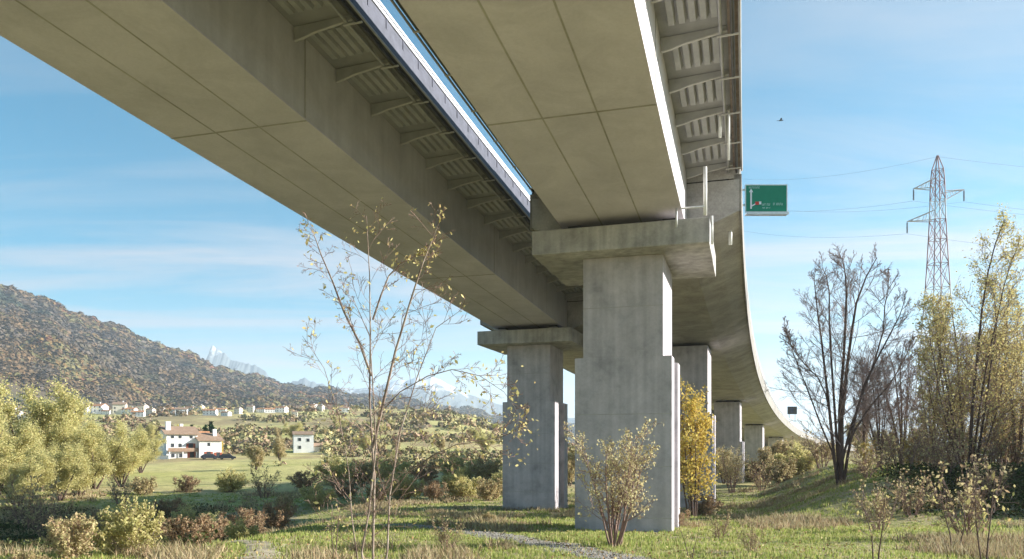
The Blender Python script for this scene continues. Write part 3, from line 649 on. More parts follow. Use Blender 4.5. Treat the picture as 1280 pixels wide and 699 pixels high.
# ------------------------------------------------------------------ motorway signs on the deck edge
def deck_sign():
    Yd = 60.0; X0, X1 = gx(931, Yd), gx(984, Yd); zt, zb = (YH - 231) / F * Yd, (YH - 266) / F * Yd
    s = 24.2; bx_, by_, bz_ = P(s, 5.5, 3.7)
    t = empty('motorway_sign', (bx_, Yd, bz_), 'green motorway direction sign with white border standing out over the deck edge', 'road sign')
    w, h = X1 - X0, zt - zb; ox, oz = X0 - bx_, zb - bz_
    MB().box(ox, ox + w, -.06, .0, oz, oz + h).build('panel', 'signg', t)
    b = MB(); e = .07
    b.box(ox, ox + w, -.075, -.062, oz + h - e, oz + h).box(ox, ox + w, -.075, -.062, oz, oz + e).box(ox, ox + e, -.075, -.062, oz + e, oz + h - e).box(ox + w - e, ox + w, -.075, -.062, oz + e, oz + h - e)
    b.build('border', 'signw', t)
    b = MB().box(ox + .40, ox + .52, -.075, -.062, oz + .28, oz + 1.62)
    b.add([(ox + .30, -.07, oz + 1.55), (ox + .62, -.07, oz + 1.55), (ox + .46, -.07, oz + 1.82), (ox + .30, -.062, oz + 1.55), (ox + .62, -.062, oz + 1.55), (ox + .46, -.062, oz + 1.82)], [(0, 1, 2), (3, 5, 4), (0, 3, 4, 1), (1, 4, 5, 2), (2, 5, 3, 0)])
    b.hexa([(ox + .52, -.075, oz + .45), (ox + .80, -.075, oz + .60), (ox + .80, -.062, oz + .60), (ox + .52, -.062, oz + .45), (ox + .52, -.075, oz + .55), (ox + .80, -.075, oz + .70), (ox + .80, -.062, oz + .70), (ox + .52, -.062, oz + .55)])
    b.build('arrow', 'signw', t)
    b = MB().box(ox + .78, ox + 1.06, -.078, -.062, oz + .58, oz + .82).build('red_shield', 'red', t)
    MB().box(ox + 1.07, ox + 1.24, -.078, -.062, oz + .62, oz + .84).build('white_shield', 'signw', t)
    rr = random.Random(4); b = MB()
    def words(x, z, n_, hh):
        for q in range(n_):
            if rr.random() < .12: x += .07
            ww = rr.uniform(.035, .06); k = rr.random()
            b.box(ox + x, ox + x + .018, -.072, -.062, oz + z, oz + z + hh)
            if k < .7: b.box(ox + x + .018, ox + x + ww, -.072, -.062, oz + z + (hh - .02 if k < .35 else hh * .4), oz + z + (hh if k < .35 else hh * .4 + .02))
            if k > .3: b.box(ox + x + .018, ox + x + ww, -.072, -.062, oz + z, oz + z + .02)
            x += ww + .025
    words(.30, 1.84, 12, .15); words(1.30, .52, 8, .17); words(2.15, .56, 9, .17); words(1.34, .30, 7, .1)
    b.build('lettering', 'signt', t)
    MB().box(ox + .08, ox + w, -.35, .3, oz - .16, oz - .06).box(ox + .08, ox + w, -.37, -.33, oz - .24, oz - .02).build('walkway', 'galv', t)
    fr = MB()
    zc = [oz + h * .25, oz + h * .8]
    for z in zc: fr.box(-.06, ox + w * .92, .03, .13, z, z + .12)
    fr.build('support_arm', 'galv', t)
    MB().box(-.14, .14, .14, .42, -.3, oz + h * .95).build('post', 'galv', t)
deck_sign()
def far_sign():
    Yd = 215.0; X = gx(1008, Yd); z = (YH - 529) / F * Yd
    # post stands on the deck edge
    best = min(np.arange(100, 300, .5), key=lambda q: abs(P(q, 5.5, 0)[1] - Yd)); bx_, by_, bz_ = P(best, 5.2, 3.6)
    t = empty('motorway_sign', (bx_, by_, bz_), 'small dark sign on posts above the far curve of the viaduct', 'road sign')
    MB().box(-1.3, 1.3, -.05, .05, 2.2, 4.3).build('panel', 'pipe', t)
    MB().box(-.5, .3, -.06, -.051, 2.6, 4.0).build('marking', 'fence', t)
    for x in (-.8, .8): MB().box(x - .07, x + .07, -.0, .14, 0, 3.9).build('post', 'galv', t)
far_sign()

# ------------------------------------------------------------------ vegetation
def orth(d):
    a = np.cross(d, np.where(np.abs(d[:, 2:3]) > .9, np.array([[1., 0, 0]]), np.array([[0, 0, 1.]]))); a /= np.linalg.norm(a, axis=1, keepdims=True) + 1e-9
    return a, np.cross(d, a)
def seg_mesh(name, p0, p1, r0, r1, n=4):
    d = p1 - p0; l = np.linalg.norm(d, axis=1, keepdims=True) + 1e-9; d = d / l; a, b = orth(d); k = len(p0)
    p1 = p1 + d * r1[:, None] * .6
    ang = np.arange(n) * 2 * np.pi / n; c, s = np.cos(ang)[None, :, None], np.sin(ang)[None, :, None]
    ring = a[:, None] * c + b[:, None] * s
    V = np.concatenate([p0[:, None] + ring * r0[:, None, None], p1[:, None] + ring * r1[:, None, None]], 1)
    q = np.arange(n); f = np.stack([q, (q + 1) % n, (q + 1) % n + n, q + n], 1)
    Q = (f[None] + (np.arange(k) * 2 * n)[:, None, None]).reshape(-1, 4)
    return np_mesh(name, V.reshape(-1, 3), Q, n > 4)
def leaf_mesh(name, pts, size, rs, elong=1.6, var=.35, droop=0):
    k = len(pts); d = rs.randn(k, 3); d[:, 2] -= droop; d /= np.linalg.norm(d, axis=1, keepdims=True); a, b = orth(d)
    th = rs.rand(k, 1) * 6.283; w = a * np.cos(th) + b * np.sin(th)
    sz = size * (1 + var * rs.randn(k, 1)).clip(.35, 2)
    V = np.stack([pts, pts + d * sz * elong * .5 + w * sz * .5, pts + d * sz * elong, pts + d * sz * elong * .5 - w * sz * .5], 1)
    return np_mesh(name, V.reshape(-1, 3), np.arange(4 * k).reshape(k, 4))
def to_poly(start, d, ln_, k, wobv, trop, rs):
    """start,d (n,3), ln (n,) -> (n,k+1,3)"""
    pts = [start]; d = d.copy()
    for q in range(k):
        d = d + rs.randn(*d.shape) * wobv; d[:, 2] += trop; d /= np.linalg.norm(d, axis=1, keepdims=True)
        pts.append(pts[-1] + d * (ln_ / k)[:, None])
    return np.stack(pts, 1)
def grow(stems, radii, levels, rs):
    """stems (n,k+1,3), radii (n,k+1); returns list of (poly, rad) per level"""
    out = [(stems, radii)]
    for lv in levels:
        P_, R_ = out[-1]; nP, K1, _ = P_.shape; nc = lv['n']; tot = nP * nc
        par = np.repeat(np.arange(nP), nc); t = (lv.get('t0', .25) + (lv.get('t1', 1) - lv.get('t0', .25)) * ((np.tile(np.arange(nc), nP) + rs.rand(tot)) / nc)) * (K1 - 1)
        q = np.clip(t.astype(int), 0, K1 - 2); fr = (t - q)[:, None]
        st = P_[par, q] * (1 - fr) + P_[par, q + 1] * fr; tg = P_[par, q + 1] - P_[par, q]; tg /= np.linalg.norm(tg, axis=1, keepdims=True) + 1e-9
        rr = (R_[par, q] * (1 - fr[:, 0]) + R_[par, q + 1] * fr[:, 0])
        a, b = orth(tg); ph = rs.rand(tot) * 6.283; an = np.radians(lv['ang'] * (1 + .3 * rs.randn(tot)))
        d = tg * np.cos(an)[:, None] + (a * np.cos(ph)[:, None] + b * np.sin(ph)[:, None]) * np.sin(an)[:, None]
        plen = np.linalg.norm(np.diff(P_, axis=1), axis=2).sum(1)[par]
        ln_ = plen * lv['len'] * (1 - lv.get('taper', .5) * t / (K1 - 1)) * rs.uniform(.65, 1.25, tot)
        k = lv.get('k', 3); poly = to_poly(st, d, ln_, k, lv.get('wob', .12), lv.get('trop', .05), rs)
        r0 = rr * lv.get('r', .55); rad = r0[:, None] * np.linspace(1, lv.get('rt', .35), k + 1)[None]
        out.append((poly, np.maximum(rad, lv.get('rmin', .004))))
    return out
def segs(levels):
    p0, p1, r0, r1 = [], [], [], []
    for P_, R_ in levels:
        p0.append(P_[:, :-1].reshape(-1, 3)); p1.append(P_[:, 1:].reshape(-1, 3)); r0.append(R_[:, :-1].ravel()); r1.append(R_[:, 1:].ravel())
    return np.concatenate(p0), np.concatenate(p1), np.concatenate(r0), np.concatenate(r1)
def sample_pts(lv, n_, rs, tmin=.2, spread=.0):
    P_, _ = lv; par = rs.randint(0, len(P_), n_); t = (tmin + (1 - tmin) * rs.rand(n_)) * (P_.shape[1] - 1); q = np.clip(t.astype(int), 0, P_.shape[1] - 2); f = (t - q)[:, None]
    return P_[par, q] * (1 - f) + P_[par, q + 1] * f + rs.randn(n_, 3) * spread
def stems_of(rs, n_, h, spread, r, k=6, wobv=.05, trop=.02, base=.15):
    ph = rs.rand(n_) * 6.283; ti = spread * np.sqrt(rs.rand(n_)) if n_ > 1 else np.zeros(1)
    d = np.stack([np.cos(ph) * np.sin(ti), np.sin(ph) * np.sin(ti), np.cos(ti)], 1)
    st = np.stack([np.cos(ph) * base * rs.rand(n_), np.sin(ph) * base * rs.rand(n_), -.15 * np.ones(n_)], 1)
    poly = to_poly(st, d, h * rs.uniform(.75, 1.05, n_), k, wobv, trop, rs)
    return poly, (r * rs.uniform(.7, 1, (n_, 1))) * np.linspace(1, .18, k + 1)[None]
def plant(name, loc, label, cat, group, stems, radii, levels, leaves, rs, bark='bark', twig='twig', ntrunk=1, crown='crown', rz=0, trunk='trunk'):
    """thing > trunk (first ntrunk levels), twigs, crown (leaves)"""
    t = empty(name, loc, label, cat, group, rz)
    lv = grow(stems, radii, levels, rs)
    link(trunk, seg_mesh(trunk, *segs(lv[:ntrunk]), n=7), t, bark)
    if len(lv) > ntrunk: link('twigs', seg_mesh('twigs', *segs(lv[ntrunk:]), n=3), t, twig)
    if leaves:
        pts = np.concatenate([sample_pts(lv[l], c, rs, tm, sp) for l, c, tm, sp in leaves['on']])
        link(crown, leaf_mesh(crown, pts, leaves['size'], rs, leaves.get('elong', 1.6), droop=leaves.get('droop', 0)), t, leaves['m'])
    return t

# --- the slim young tree in the left foreground
def sapling():
    Yd = 15.0; g = on(466, Yd); rs = np.random.RandomState(21); rr = random.Random(5)
    def w(px, py, dy=0): Y2 = Yd + dy; return (gx(px, Y2) - g[0], dy, (YH - py) / F * Y2 - g[2])
    guides = [([(468, 760), (466, 690), (468, 600), (462, 500), (463, 420), (462, 345), (458, 270)], .03, 0),
              ([(462, 760), (452, 690), (461, 640), (470, 560), (466, 480), (462, 420), (440, 370)], .025, -.25),
              ([(474, 760), (484, 690), (487, 620), (500, 540), (522, 470), (545, 410), (580, 385)], .022, .3),
              ([(458, 760), (447, 700), (440, 650), (436, 590), (424, 520), (405, 460), (378, 420)], .017, .45),
              ([(466, 560), (480, 500), (494, 440), (512, 380), (528, 330), (540, 300), (548, 280)], .03, -.3),
              ([(472, 520), (500, 490), (535, 470), (565, 462), (600, 470), (630, 490), (652, 522)], .013, -.6),
              ([(464, 470), (450, 430), (430, 390), (415, 350), (402, 320), (395, 300), (388, 285)], .026, .2),
              ([(488, 620), (510, 590), (540, 570), (570, 556), (600, 552), (630, 545), (658, 530)], .014, -.9),
              ([(466, 400), (476, 370), (486, 345), (500, 330), (515, 322), (528, 318), (540, 316)], .02, .1)]
    polys = []; rads = []
    for q, (g_, r, dy) in enumerate(guides):
        # wander a little in depth as a real stem would
        polys.append([w(px, py, dy * k / 3 + rr.uniform(-.06, .06)) for k, (px, py) in enumerate(g_)]); rads.append(np.linspace(r, r * .2, 7))
    t = empty('young_tree', g, 'slim multi-stemmed young tree with sparse yellow leaves in the left foreground', 'tree')
    lv = grow(np.array(polys), np.array(rads), [dict(n=19, ang=46, len=.21, t0=.2, k=4, wob=.12, trop=.04, r=.38, rmin=.004), dict(n=6, ang=40, len=.45, k=3, wob=.15, trop=.02, r=.6, rmin=.0035), dict(n=3, ang=42, len=.5, k=2, r=.7, rmin=.003)], rs)
    link('trunk', seg_mesh('trunk', *segs(lv[:1]), n=8), t, 'barkp'); link('twigs', seg_mesh('twigs', *segs(lv[1:]), n=3), t, 'twigr')
    pts = sample_pts(lv[3], 750, rs, .4, .01)
    cl = []
    for px, py, nn, sp in ((460, 285, 26, .13), (512, 327, 44, .22), (640, 520, 34, .2), (650, 540, 30, .17), (610, 475, 26, .25), (560, 545, 22, .3), (530, 500, 16, .3), (640, 570, 18, .2), (418, 540, 14, .3), (580, 500, 16, .3)):
        c = np.array(w(px, py, -.2)); cl.append(c + rs.randn(nn, 3) * np.array([sp * 1.4, sp, sp * .6]))
    link('leaves', leaf_mesh('leaves', np.concatenate([pts] + cl), .036, rs, 2.0, droop=.4), t, 'lf_sap')
sapling()

# --- beige leafy bush in front of the near pier
rs = np.random.RandomState(31)
st, ra = stems_of(rs, 13, 4.4, .50, .05, k=6, wobv=.07, base=.3)
BUSH = plant('leafy_bush', on(766, 29.2), 'beige yellow leafy bush growing in front of the big near pier', 'bush', 'leafy bushes', st, ra,
      [dict(n=9, ang=38, len=.36, t0=.2, k=4, wob=.12, trop=.08, r=.5, rmin=.008), dict(n=6, ang=40, len=.45, k=3, wob=.15, r=.6, rmin=.006), dict(n=3, ang=40, len=.5, k=2, r=.7, rmin=.005)],
      dict(on=[(2, 2300, .3, .06), (3, 2800, .3, .08)], size=.052, m='lf_bush'), rs, bark='twigr', twig='twigr')
# --- bright yellow tree between the first two piers
rs = np.random.RandomState(33)
st, ra = stems_of(rs, 7, 8.4, .15, .08, k=6, wobv=.05, base=.3)
YEL = plant('yellow_tree', on(866, 54), 'bright yellow leafy tree standing between the near pier and the pier behind', 'tree', None, st, ra,
      [dict(n=12, ang=42, len=.26, t0=.15, k=4, wob=.12, trop=.06, r=.45, rmin=.01), dict(n=7, ang=42, len=.45, k=3, wob=.15, r=.6, rmin=.008)],
      dict(on=[(2, 8000, .2, .16)], size=.11, m='lf_yellow'), rs)
# --- bare tree on the right
rs = np.random.RandomState(41)
Yb = 60.0
def guide_tree(base_px, Yd, guides, rs, depth=1.0):
    g = on(base_px, Yd); polys, rads = [], []
    for pts, r in guides:
        dd = rs.uniform(-1, 1) * depth
        x_, z_ = [gx(a, Yd) - g[0] for a, b in pts], [(YH - b) / F * Yd - g[2] for a, b in pts]
        tt = np.linspace(0, 1, len(pts)); t7 = np.linspace(0, 1, 8)
        polys.append(np.stack([np.interp(t7, tt, x_), dd * t7 * 3 * np.linspace(.2, 1, 8), np.interp(t7, tt, z_)], 1) + rs.randn(8, 3) * .05); rads.append(np.linspace(r, r * .15, 8))
    return g, np.array(polys), np.array(rads)
g, st, ra = guide_tree(1048, Yb, [([(1050, 612), (1052, 575), (1053, 500), (1060, 440), (1065, 390), (1078, 350), (1090, 325)], .19),
      ([(1048, 612), (1044, 570), (1036, 500), (1030, 440), (1024, 400), (1020, 370), (1018, 345)], .14), ([(1053, 612), (1060, 560), (1072, 500), (1085, 470), (1105, 430), (1118, 400), (1125, 375)], .13),
      ([(1049, 590), (1052, 500), (1056, 430), (1060, 380), (1062, 350), (1060, 330), (1058, 318)], .14), ([(1038, 520), (1030, 480), (1010, 462), (992, 440), (985, 425), (982, 415)], .06),
      ([(1050, 610), (1046, 540), (1042, 480), (1040, 420), (1042, 370), (1040, 345), (1038, 328)], .12), ([(1056, 560), (1078, 520), (1105, 490), (1125, 465), (1138, 440), (1142, 425)], .09), ([(1048, 600), (1040, 560), (1022, 520), (1008, 480), (998, 450), (992, 420), (990, 400)], .08), ([(1052, 580), (1062, 530), (1082, 480), (1098, 430), (1104, 390), (1106, 365), (1104, 345)], .10)], rs, .5)
BARE = plant('bare_tree', g, 'tall bare many-stemmed tree on the grassy rise right of the viaduct', 'tree', 'bare trees on the right', st, ra,
      [dict(n=22, ang=44, len=.31, taper=.82, t0=.18, k=5, wob=.10, trop=.09, r=.36, rmin=.022), dict(n=9, ang=38, len=.45, t0=.15, k=4, wob=.12, trop=.07, r=.5, rmin=.010), dict(n=9, ang=40, len=.55, k=3, trop=.05, r=.6, rmin=.0065)],
      None, rs, ntrunk=1)
# --- tall sparse poplar with yellow leaves
rs = np.random.RandomState(43)
g, st, ra = guide_tree(1212, 62, [([(1212, 612), (1212, 560), (1212, 480), (1213, 420), (1215, 360), (1217, 320), (1218, 292)], .15),
      ([(1208, 612), (1200, 560), (1190, 480), (1186, 420), (1190, 385), (1197, 360)], .11), ([(1216, 612), (1228, 540), (1240, 470), (1250, 400), (1250, 370), (1246, 350)], .11),
      ([(1206, 600), (1185, 540), (1172, 470), (1166, 420), (1160, 380)], .08), ([(1218, 600), (1240, 540), (1262, 480), (1275, 420), (1280, 385)], .08), ([(1214, 600), (1222, 500), (1228, 420), (1230, 355), (1228, 322)], .09)], rs, 1.6)
POP = plant('poplar_tree', g, 'tall poplar with thin yellow foliage in front of the lattice pylon', 'tree', 'sparse yellow trees on the right', st, ra,
      [dict(n=34, ang=46, len=.30, taper=.88, t0=.15, k=4, wob=.10, trop=.07, r=.35, rmin=.016), dict(n=8, ang=36, len=.45, k=3, wob=.12, trop=.08, r=.6, rmin=.010), dict(n=3, ang=36, len=.5, k=2, r=.7, rmin=.008)],
      dict(on=[(1, 2500, .3, .2), (2, 12500, .1, .25)], size=.09, m='lf_sap'), rs, twig='twigr')
# --- generic prototypes (each first one is placed, the rest copied)
def proto_bare_bush(name, seed, h, loc, label, group, leaf=None, nleaf=0, tw='twigr', spread=.5, n_=12, size=.07):
    rs = np.random.RandomState(seed); st, ra = stems_of(rs, n_, h, spread, .03 * h / 2.5, k=5, wobv=.09, base=h * .12)
    return plant(name, loc, label, 'bush', group, st, ra, [dict(n=8, ang=36, len=.42, t0=.15, k=4, wob=.14, trop=.05, r=.55, rmin=.006), dict(n=6, ang=40, len=.5, k=3, wob=.16, r=.6, rmin=.005)],
                 dict(on=[(2, nleaf, .1, .05)], size=size, m=leaf) if leaf else None, rs, bark=tw, twig=tw)
GB = 'bare and half-bare bushes by the river meadow'
RED = proto_bare_bush('bare_bush', 51, 2.3, on(1100, 36), 'reddish bare thicket bush on the meadow right of the viaduct', GB, 'lf_beige', 500)
BRN = proto_bare_bush('russet_bush', 52, 1.5, on(236, 31, -.1), 'russet leafy bush left foreground between the yellow bush and the sandy track', GB, 'lf_brown', 5000, spread=.75, size=.05)
WIL = proto_bare_bush('willow_bush', 53, 1.7, on(165, 26), 'rounded yellow-green willow bush in the lower left foreground', 'yellow-green willow bushes', 'lf_willow', 9500, tw='twig', spread=.8, n_=20, size=.055)
PAL2 = proto_bare_bush('pale_bush', 54, 1.45, on(88, 24), 'pale dry feathery bush at the bottom left edge', GB, 'lf_beige', 6500, tw='twigr', spread=.65, n_=18, size=.05)
def bush_copy(p, px, Yd, s, label, rz=None, sz=None):
    rr = random.Random(int(px * 7 + Yd)); return copy_tree(p, on(px, Yd, -.05), rr.uniform(0, 6.28) if rz is None else rz, (s, s, s * (sz or 1)), label)
bush_copy(BUSH, 915, 96, 1.25, 'small yellow-beige bush between the second and third piers behind')
bush_copy(RED, 1213, 31, 1.35, 'taller bare bush standing left of the young stem at the right edge of the meadow')
bush_copy(RED, 1140, 44, 1.15, 'bare bush on the shaded bank below the pylon')
bush_copy(RED, 1240, 47, 1.2, 'bare bush on the shaded bank at the far right')
bush_copy(RED, 1180, 52, 1.3, 'bare bush at the top of the bank in front of the poplar')
bush_copy(RED, 1085, 56, 1.15, 'bare bush just right of the bare tree trunk')
bush_copy(RED, 900, 33, .55, 'low bare bush in the grass right of the near pier')
bush_copy(RED, 940, 26, .45, 'very small bare shrub at the lower centre right')
bush_copy(RED, 560, 27, .55, 'low bare shrub beside the gravel path, left of the near pier')
bush_copy(RED, 60, 52, 1.5, 'dark twiggy thicket above the shadow at the left edge')
bush_copy(RED, 40, 62, 2.0, 'tall bare thicket behind the shadow at the left edge')
bush_copy(BRN, 135, 58, 1.5, 'russet bush on the far edge of the left shadow')
bush_copy(BRN, 210, 70, 1.5, 'russet bush at the near end of the green field')
bush_copy(BRN, 300, 60, 1.7, 'russet bush right of the green field beside the shadow')
bush_copy(BRN, 345, 66, 1.7, 'russet bush left of the foreground young tree, below the white cottage')
bush_copy(BRN, 265, 44, 1.3, 'russet bush in the middle of the left scrub')
bush_copy(WIL, 240, 64, 1.3, 'dark green-yellow willow bush at the field edge')
bush_copy(WIL, 305, 36, .6, 'low willow bush beside the sandy track')
bush_copy(BRN, 880, 58, 1.2, 'russet undergrowth bush at the foot of the bright yellow tree')
bush_copy(BRN, 845, 42, .8, 'low russet bush beside the foot of the near pier')
HR = [(400, 78, 1.1, WIL, 'leftmost yellow-olive bush of the hedge row behind the foreground young tree'), (432, 84, 1.3, BRN, 'russet bush directly behind the foreground young tree'),
      (470, 82, 1.2, PAL2, 'pale beige bush right behind the stem of the foreground young tree'), (505, 86, 1.4, WIL, 'yellow-olive bush just right of the foreground young tree'),
      (545, 84, 1.3, BRN, 'russet bush in the middle of the hedge row left of the left pier'), (580, 88, 1.5, WIL, 'rounded yellow bush in the hedge row, second from the left pier'),
      (612, 84, 1.4, PAL2, 'beige bush touching the left edge of the left pier'), (640, 94, 1.5, WIL, 'yellow bush peeping out from behind the left pier'),
      (415, 112, 1.9, WIL, 'larger yellow bush at the back of the hedge row, leftmost'), (455, 116, 2.1, PAL2, 'large pale bush at the back of the hedge row behind the young tree'),
      (495, 120, 2.1, WIL, 'large yellow bush at the back right of the young tree'), (535, 118, 2.0, BRN, 'large russet bush at the back of the hedge row'),
      (575, 124, 2.2, WIL, 'largest yellow bush at the back, second from the left pier'), (610, 122, 2.1, PAL2, 'large beige bush at the back beside the left pier'), (380, 102, 1.5, BRN, 'russet bush at the far left end of the hedge row')]
for px, Yd, s, pr, lb in HR: bush_copy(pr, px, Yd, s * 1.25, lb)
bush_copy(PAL2, 30, 20, .5, 'dry pale bush in the very corner at bottom left')
for px, Yd, s, pr, lb in ((205, 52, 1.2, PAL2, 'dry beige bush on the near side of the dark hollow, left of the russet bushes'), (268, 56, 1.1, WIL, 'yellow bush on the near side of the dark hollow, beside the russet bushes'), (320, 50, 1.0, BRN, 'russet bush at the right end of the dark hollow'), (105, 46, .9, BRN, 'russet bush inside the dark hollow at the lower left'),
        (232, 96, 1.5, BRN, 'russet bush at the near edge of the green field, middle'), (180, 92, 1.6, PAL2, 'beige bush at the near edge of the green field, left end'), (285, 100, 1.7, WIL, 'yellow bush at the near edge of the green field, right end'), (150, 80, 1.4, RED, 'bare twiggy bush between the willows and the green field'), (330, 84, 1.6, RED, 'bare twiggy bush below the white cottage'), (355, 74, 1.3, PAL2, 'beige bush below the white cottage, near the young tree')): bush_copy(pr, px, Yd, s, lb)
bush_copy(PAL2, 610, 46, .5, 'small dry bush by the left pier')
rb = random.Random(17)
WH = {0: 'left of the others', 1: 'second from the left', 2: 'third from the left', 3: 'fourth from the left', 4: 'fifth from the left', 5: 'sixth from the left', 6: 'seventh from the left', 7: 'eighth from the left', 8: 'ninth from the left', 9: 'rightmost'}
for q, px in enumerate((925, 938, 951, 962, 975, 988, 1000, 1012, 1024, 1037)):
    pr, lk = ((WIL, 'yellow-green bush'), (PAL2, 'pale feathery bush'), (RED, 'bare reddish bush'), (BRN, 'russet bush'))[(q * 3 + q // 4) % 4]
    bush_copy(pr, px + rb.uniform(-4, 4), rb.uniform(92, 138), rb.uniform(1.7, 2.6), f'{lk} under the far curve of the deck, {WH[q]}')
for q, (px, Yd) in enumerate(((1106, 66), (1130, 60), (1150, 70), (1168, 62), (1192, 66), (1214, 70), (1236, 61), (1258, 68), (1276, 62))):
    bush_copy(RED, px, Yd, rb.uniform(1.2, 1.9), f'twiggy pinkish bare bush in the thicket on top of the bank, {WH[q]}')
# young bare stems in the right foreground
rs = np.random.RandomState(61); st, ra = stems_of(rs, 2, 2.6, .12, .035, k=6, wobv=.07, base=.1)
STEM = plant('sapling_tree', on(1092, 22), 'thin dark crooked sapling stem rising from the grass at the lower right', 'sapling', 'thin saplings on the right meadow', st, ra,
      [dict(n=6, ang=45, len=.35, t0=.35, k=4, wob=.15, trop=.06, r=.5, rmin=.006), dict(n=3, ang=45, len=.5, k=3, r=.6, rmin=.005)], dict(on=[(2, 30, .4, .02)], size=.07, m='lf_sap'), rs)
copy_tree(STEM, on(1232, 20), 2.1, (1, 1, 1.35), 'thin pale sapling near the right edge with one yellow leaf cluster')
copy_tree(STEM, on(1196, 27), 4.0, (1, 1, 1.2), 'thin leaning sapling in front of the shaded bank')
copy_tree(STEM, on(862, 24.5), 1.0, .6, 'tiny sapling in the grass below the near pier')
copy_tree(STEM, on(420, 24), 3.0, .8, 'small dark sapling left of the foreground young tree')

# --- autumn trees left and far
def proto_tree(name, seed, h, loc, label, cat, group, leaf, nleaf, size, spread=.35, n_=4, tw='twig', bark='bark', ang=42, rz=0, dens=10, ln=.34):
    rs = np.random.RandomState(seed); st, ra = stems_of(rs, n_, h * .9, spread, .018 * h, k=7, wobv=.05, base=.2)
    return plant(name, loc, label, cat, group, st, ra, [dict(n=dens, ang=ang, len=ln, t0=.2, k=4, wob=.12, trop=.06, r=.45, rmin=.02), dict(n=6, ang=40, len=.45, k=3, wob=.15, r=.6, rmin=.014)],
                 dict(on=[(1, nleaf // 4, .3, .25), (2, nleaf, .1, .28)], size=size, m=leaf) if leaf else None, rs, tw=tw) if False else \
        plant(name, loc, label, cat, group, st, ra, [dict(n=dens, ang=ang, len=ln, t0=.2, k=4, wob=.12, trop=.06, r=.45, rmin=.02), dict(n=6, ang=40, len=.45, k=3, wob=.15, r=.6, rmin=.014)],
              dict(on=[(1, nleaf // 4, .3, .3), (2, nleaf, .1, .042 * h - .02)], size=size, m=leaf) if leaf else None, rs, bark=bark, twig=tw)
GW = 'yellow-green willow trees on the left'
WT = proto_tree('willow_tree', 71, 14.5, on(50, 104), 'tallest pointed golden-green willow at the left, below the wooded hill', 'tree', GW, 'lf_willow', 40000, .15, n_=7, spread=.5)
for px, Yd, s, sz, lb in ((118, 100, .66, 1, 'round willow just right of the tallest golden one'), (5, 92, .62, 1, 'willow cut by the left edge of the picture'), (152, 108, .58, 1, 'willow left of the white farmhouse'),
                      (75, 82, .48, .95, 'lower willow in front of the tallest golden one'), (98, 88, .48, .9, 'low spreading willow at the left end of the green field'), (25, 76, .42, .95, 'low willow behind the thicket at the left edge'),
                      (176, 140, .55, 1, 'small willow beside the parked car at the farmhouse'), (-30, 84, .7, 1, 'willow partly outside the left edge'), (95, 120, .8, .85, 'willow behind the others, under the village')):
    copy_tree(WT, on(px, Yd, -.2), px * .3, (s, s, s * sz), lb)
BT = proto_tree('autumn_tree', 72, 6.2, on(975, 132), 'yellowish half-bare tree under the far curve of the deck', 'tree', 'half-bare autumn trees behind the viaduct', 'lf_beige', 9500, .12, n_=4, spread=.35)
for px, Yd, s, lb in ((955, 128, .95, 'half-bare tree beside the small third pier'), (1008, 150, .8, 'beige tree left of the bare tree, under the deck end'), (985, 160, 1.0, 'half-bare tree farther back under the far curve'), (1032, 120, .5, 'small beige tree just left of the bare tree trunk'),
                      (995, 170, .9, 'beige tree right behind the far curve'), (905, 115, .9, 'half-bare tree in the gap left of the third pier'), (1110, 128, .85, 'beige tree in the row behind the bare tree'), (1075, 150, 1.2, 'beige tree seen through the bare tree'),
                      (1150, 135, 1.0, 'beige tree at the foot of the pylon'), (1265, 120, 1.1, 'beige tree at the right edge behind the fence'), (660, 120, .8, 'beige tree seen left of the left pier'), (712, 110, .8, 'beige tree in the gap between left and near pier'), (680, 150, 1.2, 'beige tree far behind the left pier'), (320, 150, .8, 'beige tree right of the farmhouse'), (350, 190, 1.0, 'beige tree between farmhouse and cottage')):
    copy_tree(BT, on(px, Yd, -.2), px * .7, s, lb)
for px, Yd, s, lb in ((1100, 78, .62, 'slim bare tree right of the tall bare tree'), (1128, 84, .75, 'bare tree between the tall bare tree and the pylon'), (1165, 74, .72, 'bare tree in front of the pylon foot'), (1250, 80, .78, 'bare tree behind the poplar at the right edge'), (1080, 96, .8, 'bare tree in the haze of twigs behind the tall bare tree'), (1200, 92, .85, 'bare tree behind the poplar')):
    copy_tree(BARE, on(px, Yd, -.3), px * .9, s, lb)
for px, Yd, s, lb in ((1180, 68, .5, 'low sparse yellow tree overlapping the right leg of the pylon'), (1272, 66, .78, 'sparse yellow tree cut by the right edge'), (1256, 72, .86, 'sparse yellow tree just right of the tall poplar'), (1204, 66, .80, 'sparse yellow tree just left of the tall poplar')):
    copy_tree(POP, on(px, Yd, -.3), px * .9, s, lb)
YB = copy_tree(YEL, on(1140, 66, -.1), 1.0, (.42, .42, .34), 'low yellow bush on top of the bank below the pylon')
copy_tree(YEL, on(1085, 74, -.1), 2.0, (.4, .4, .3), 'low yellow bush behind the bare tree trunk', 'yellow bushes on the bank'); YB['group'] = 'yellow bushes on the bank'; YB['category'] = 'bush'
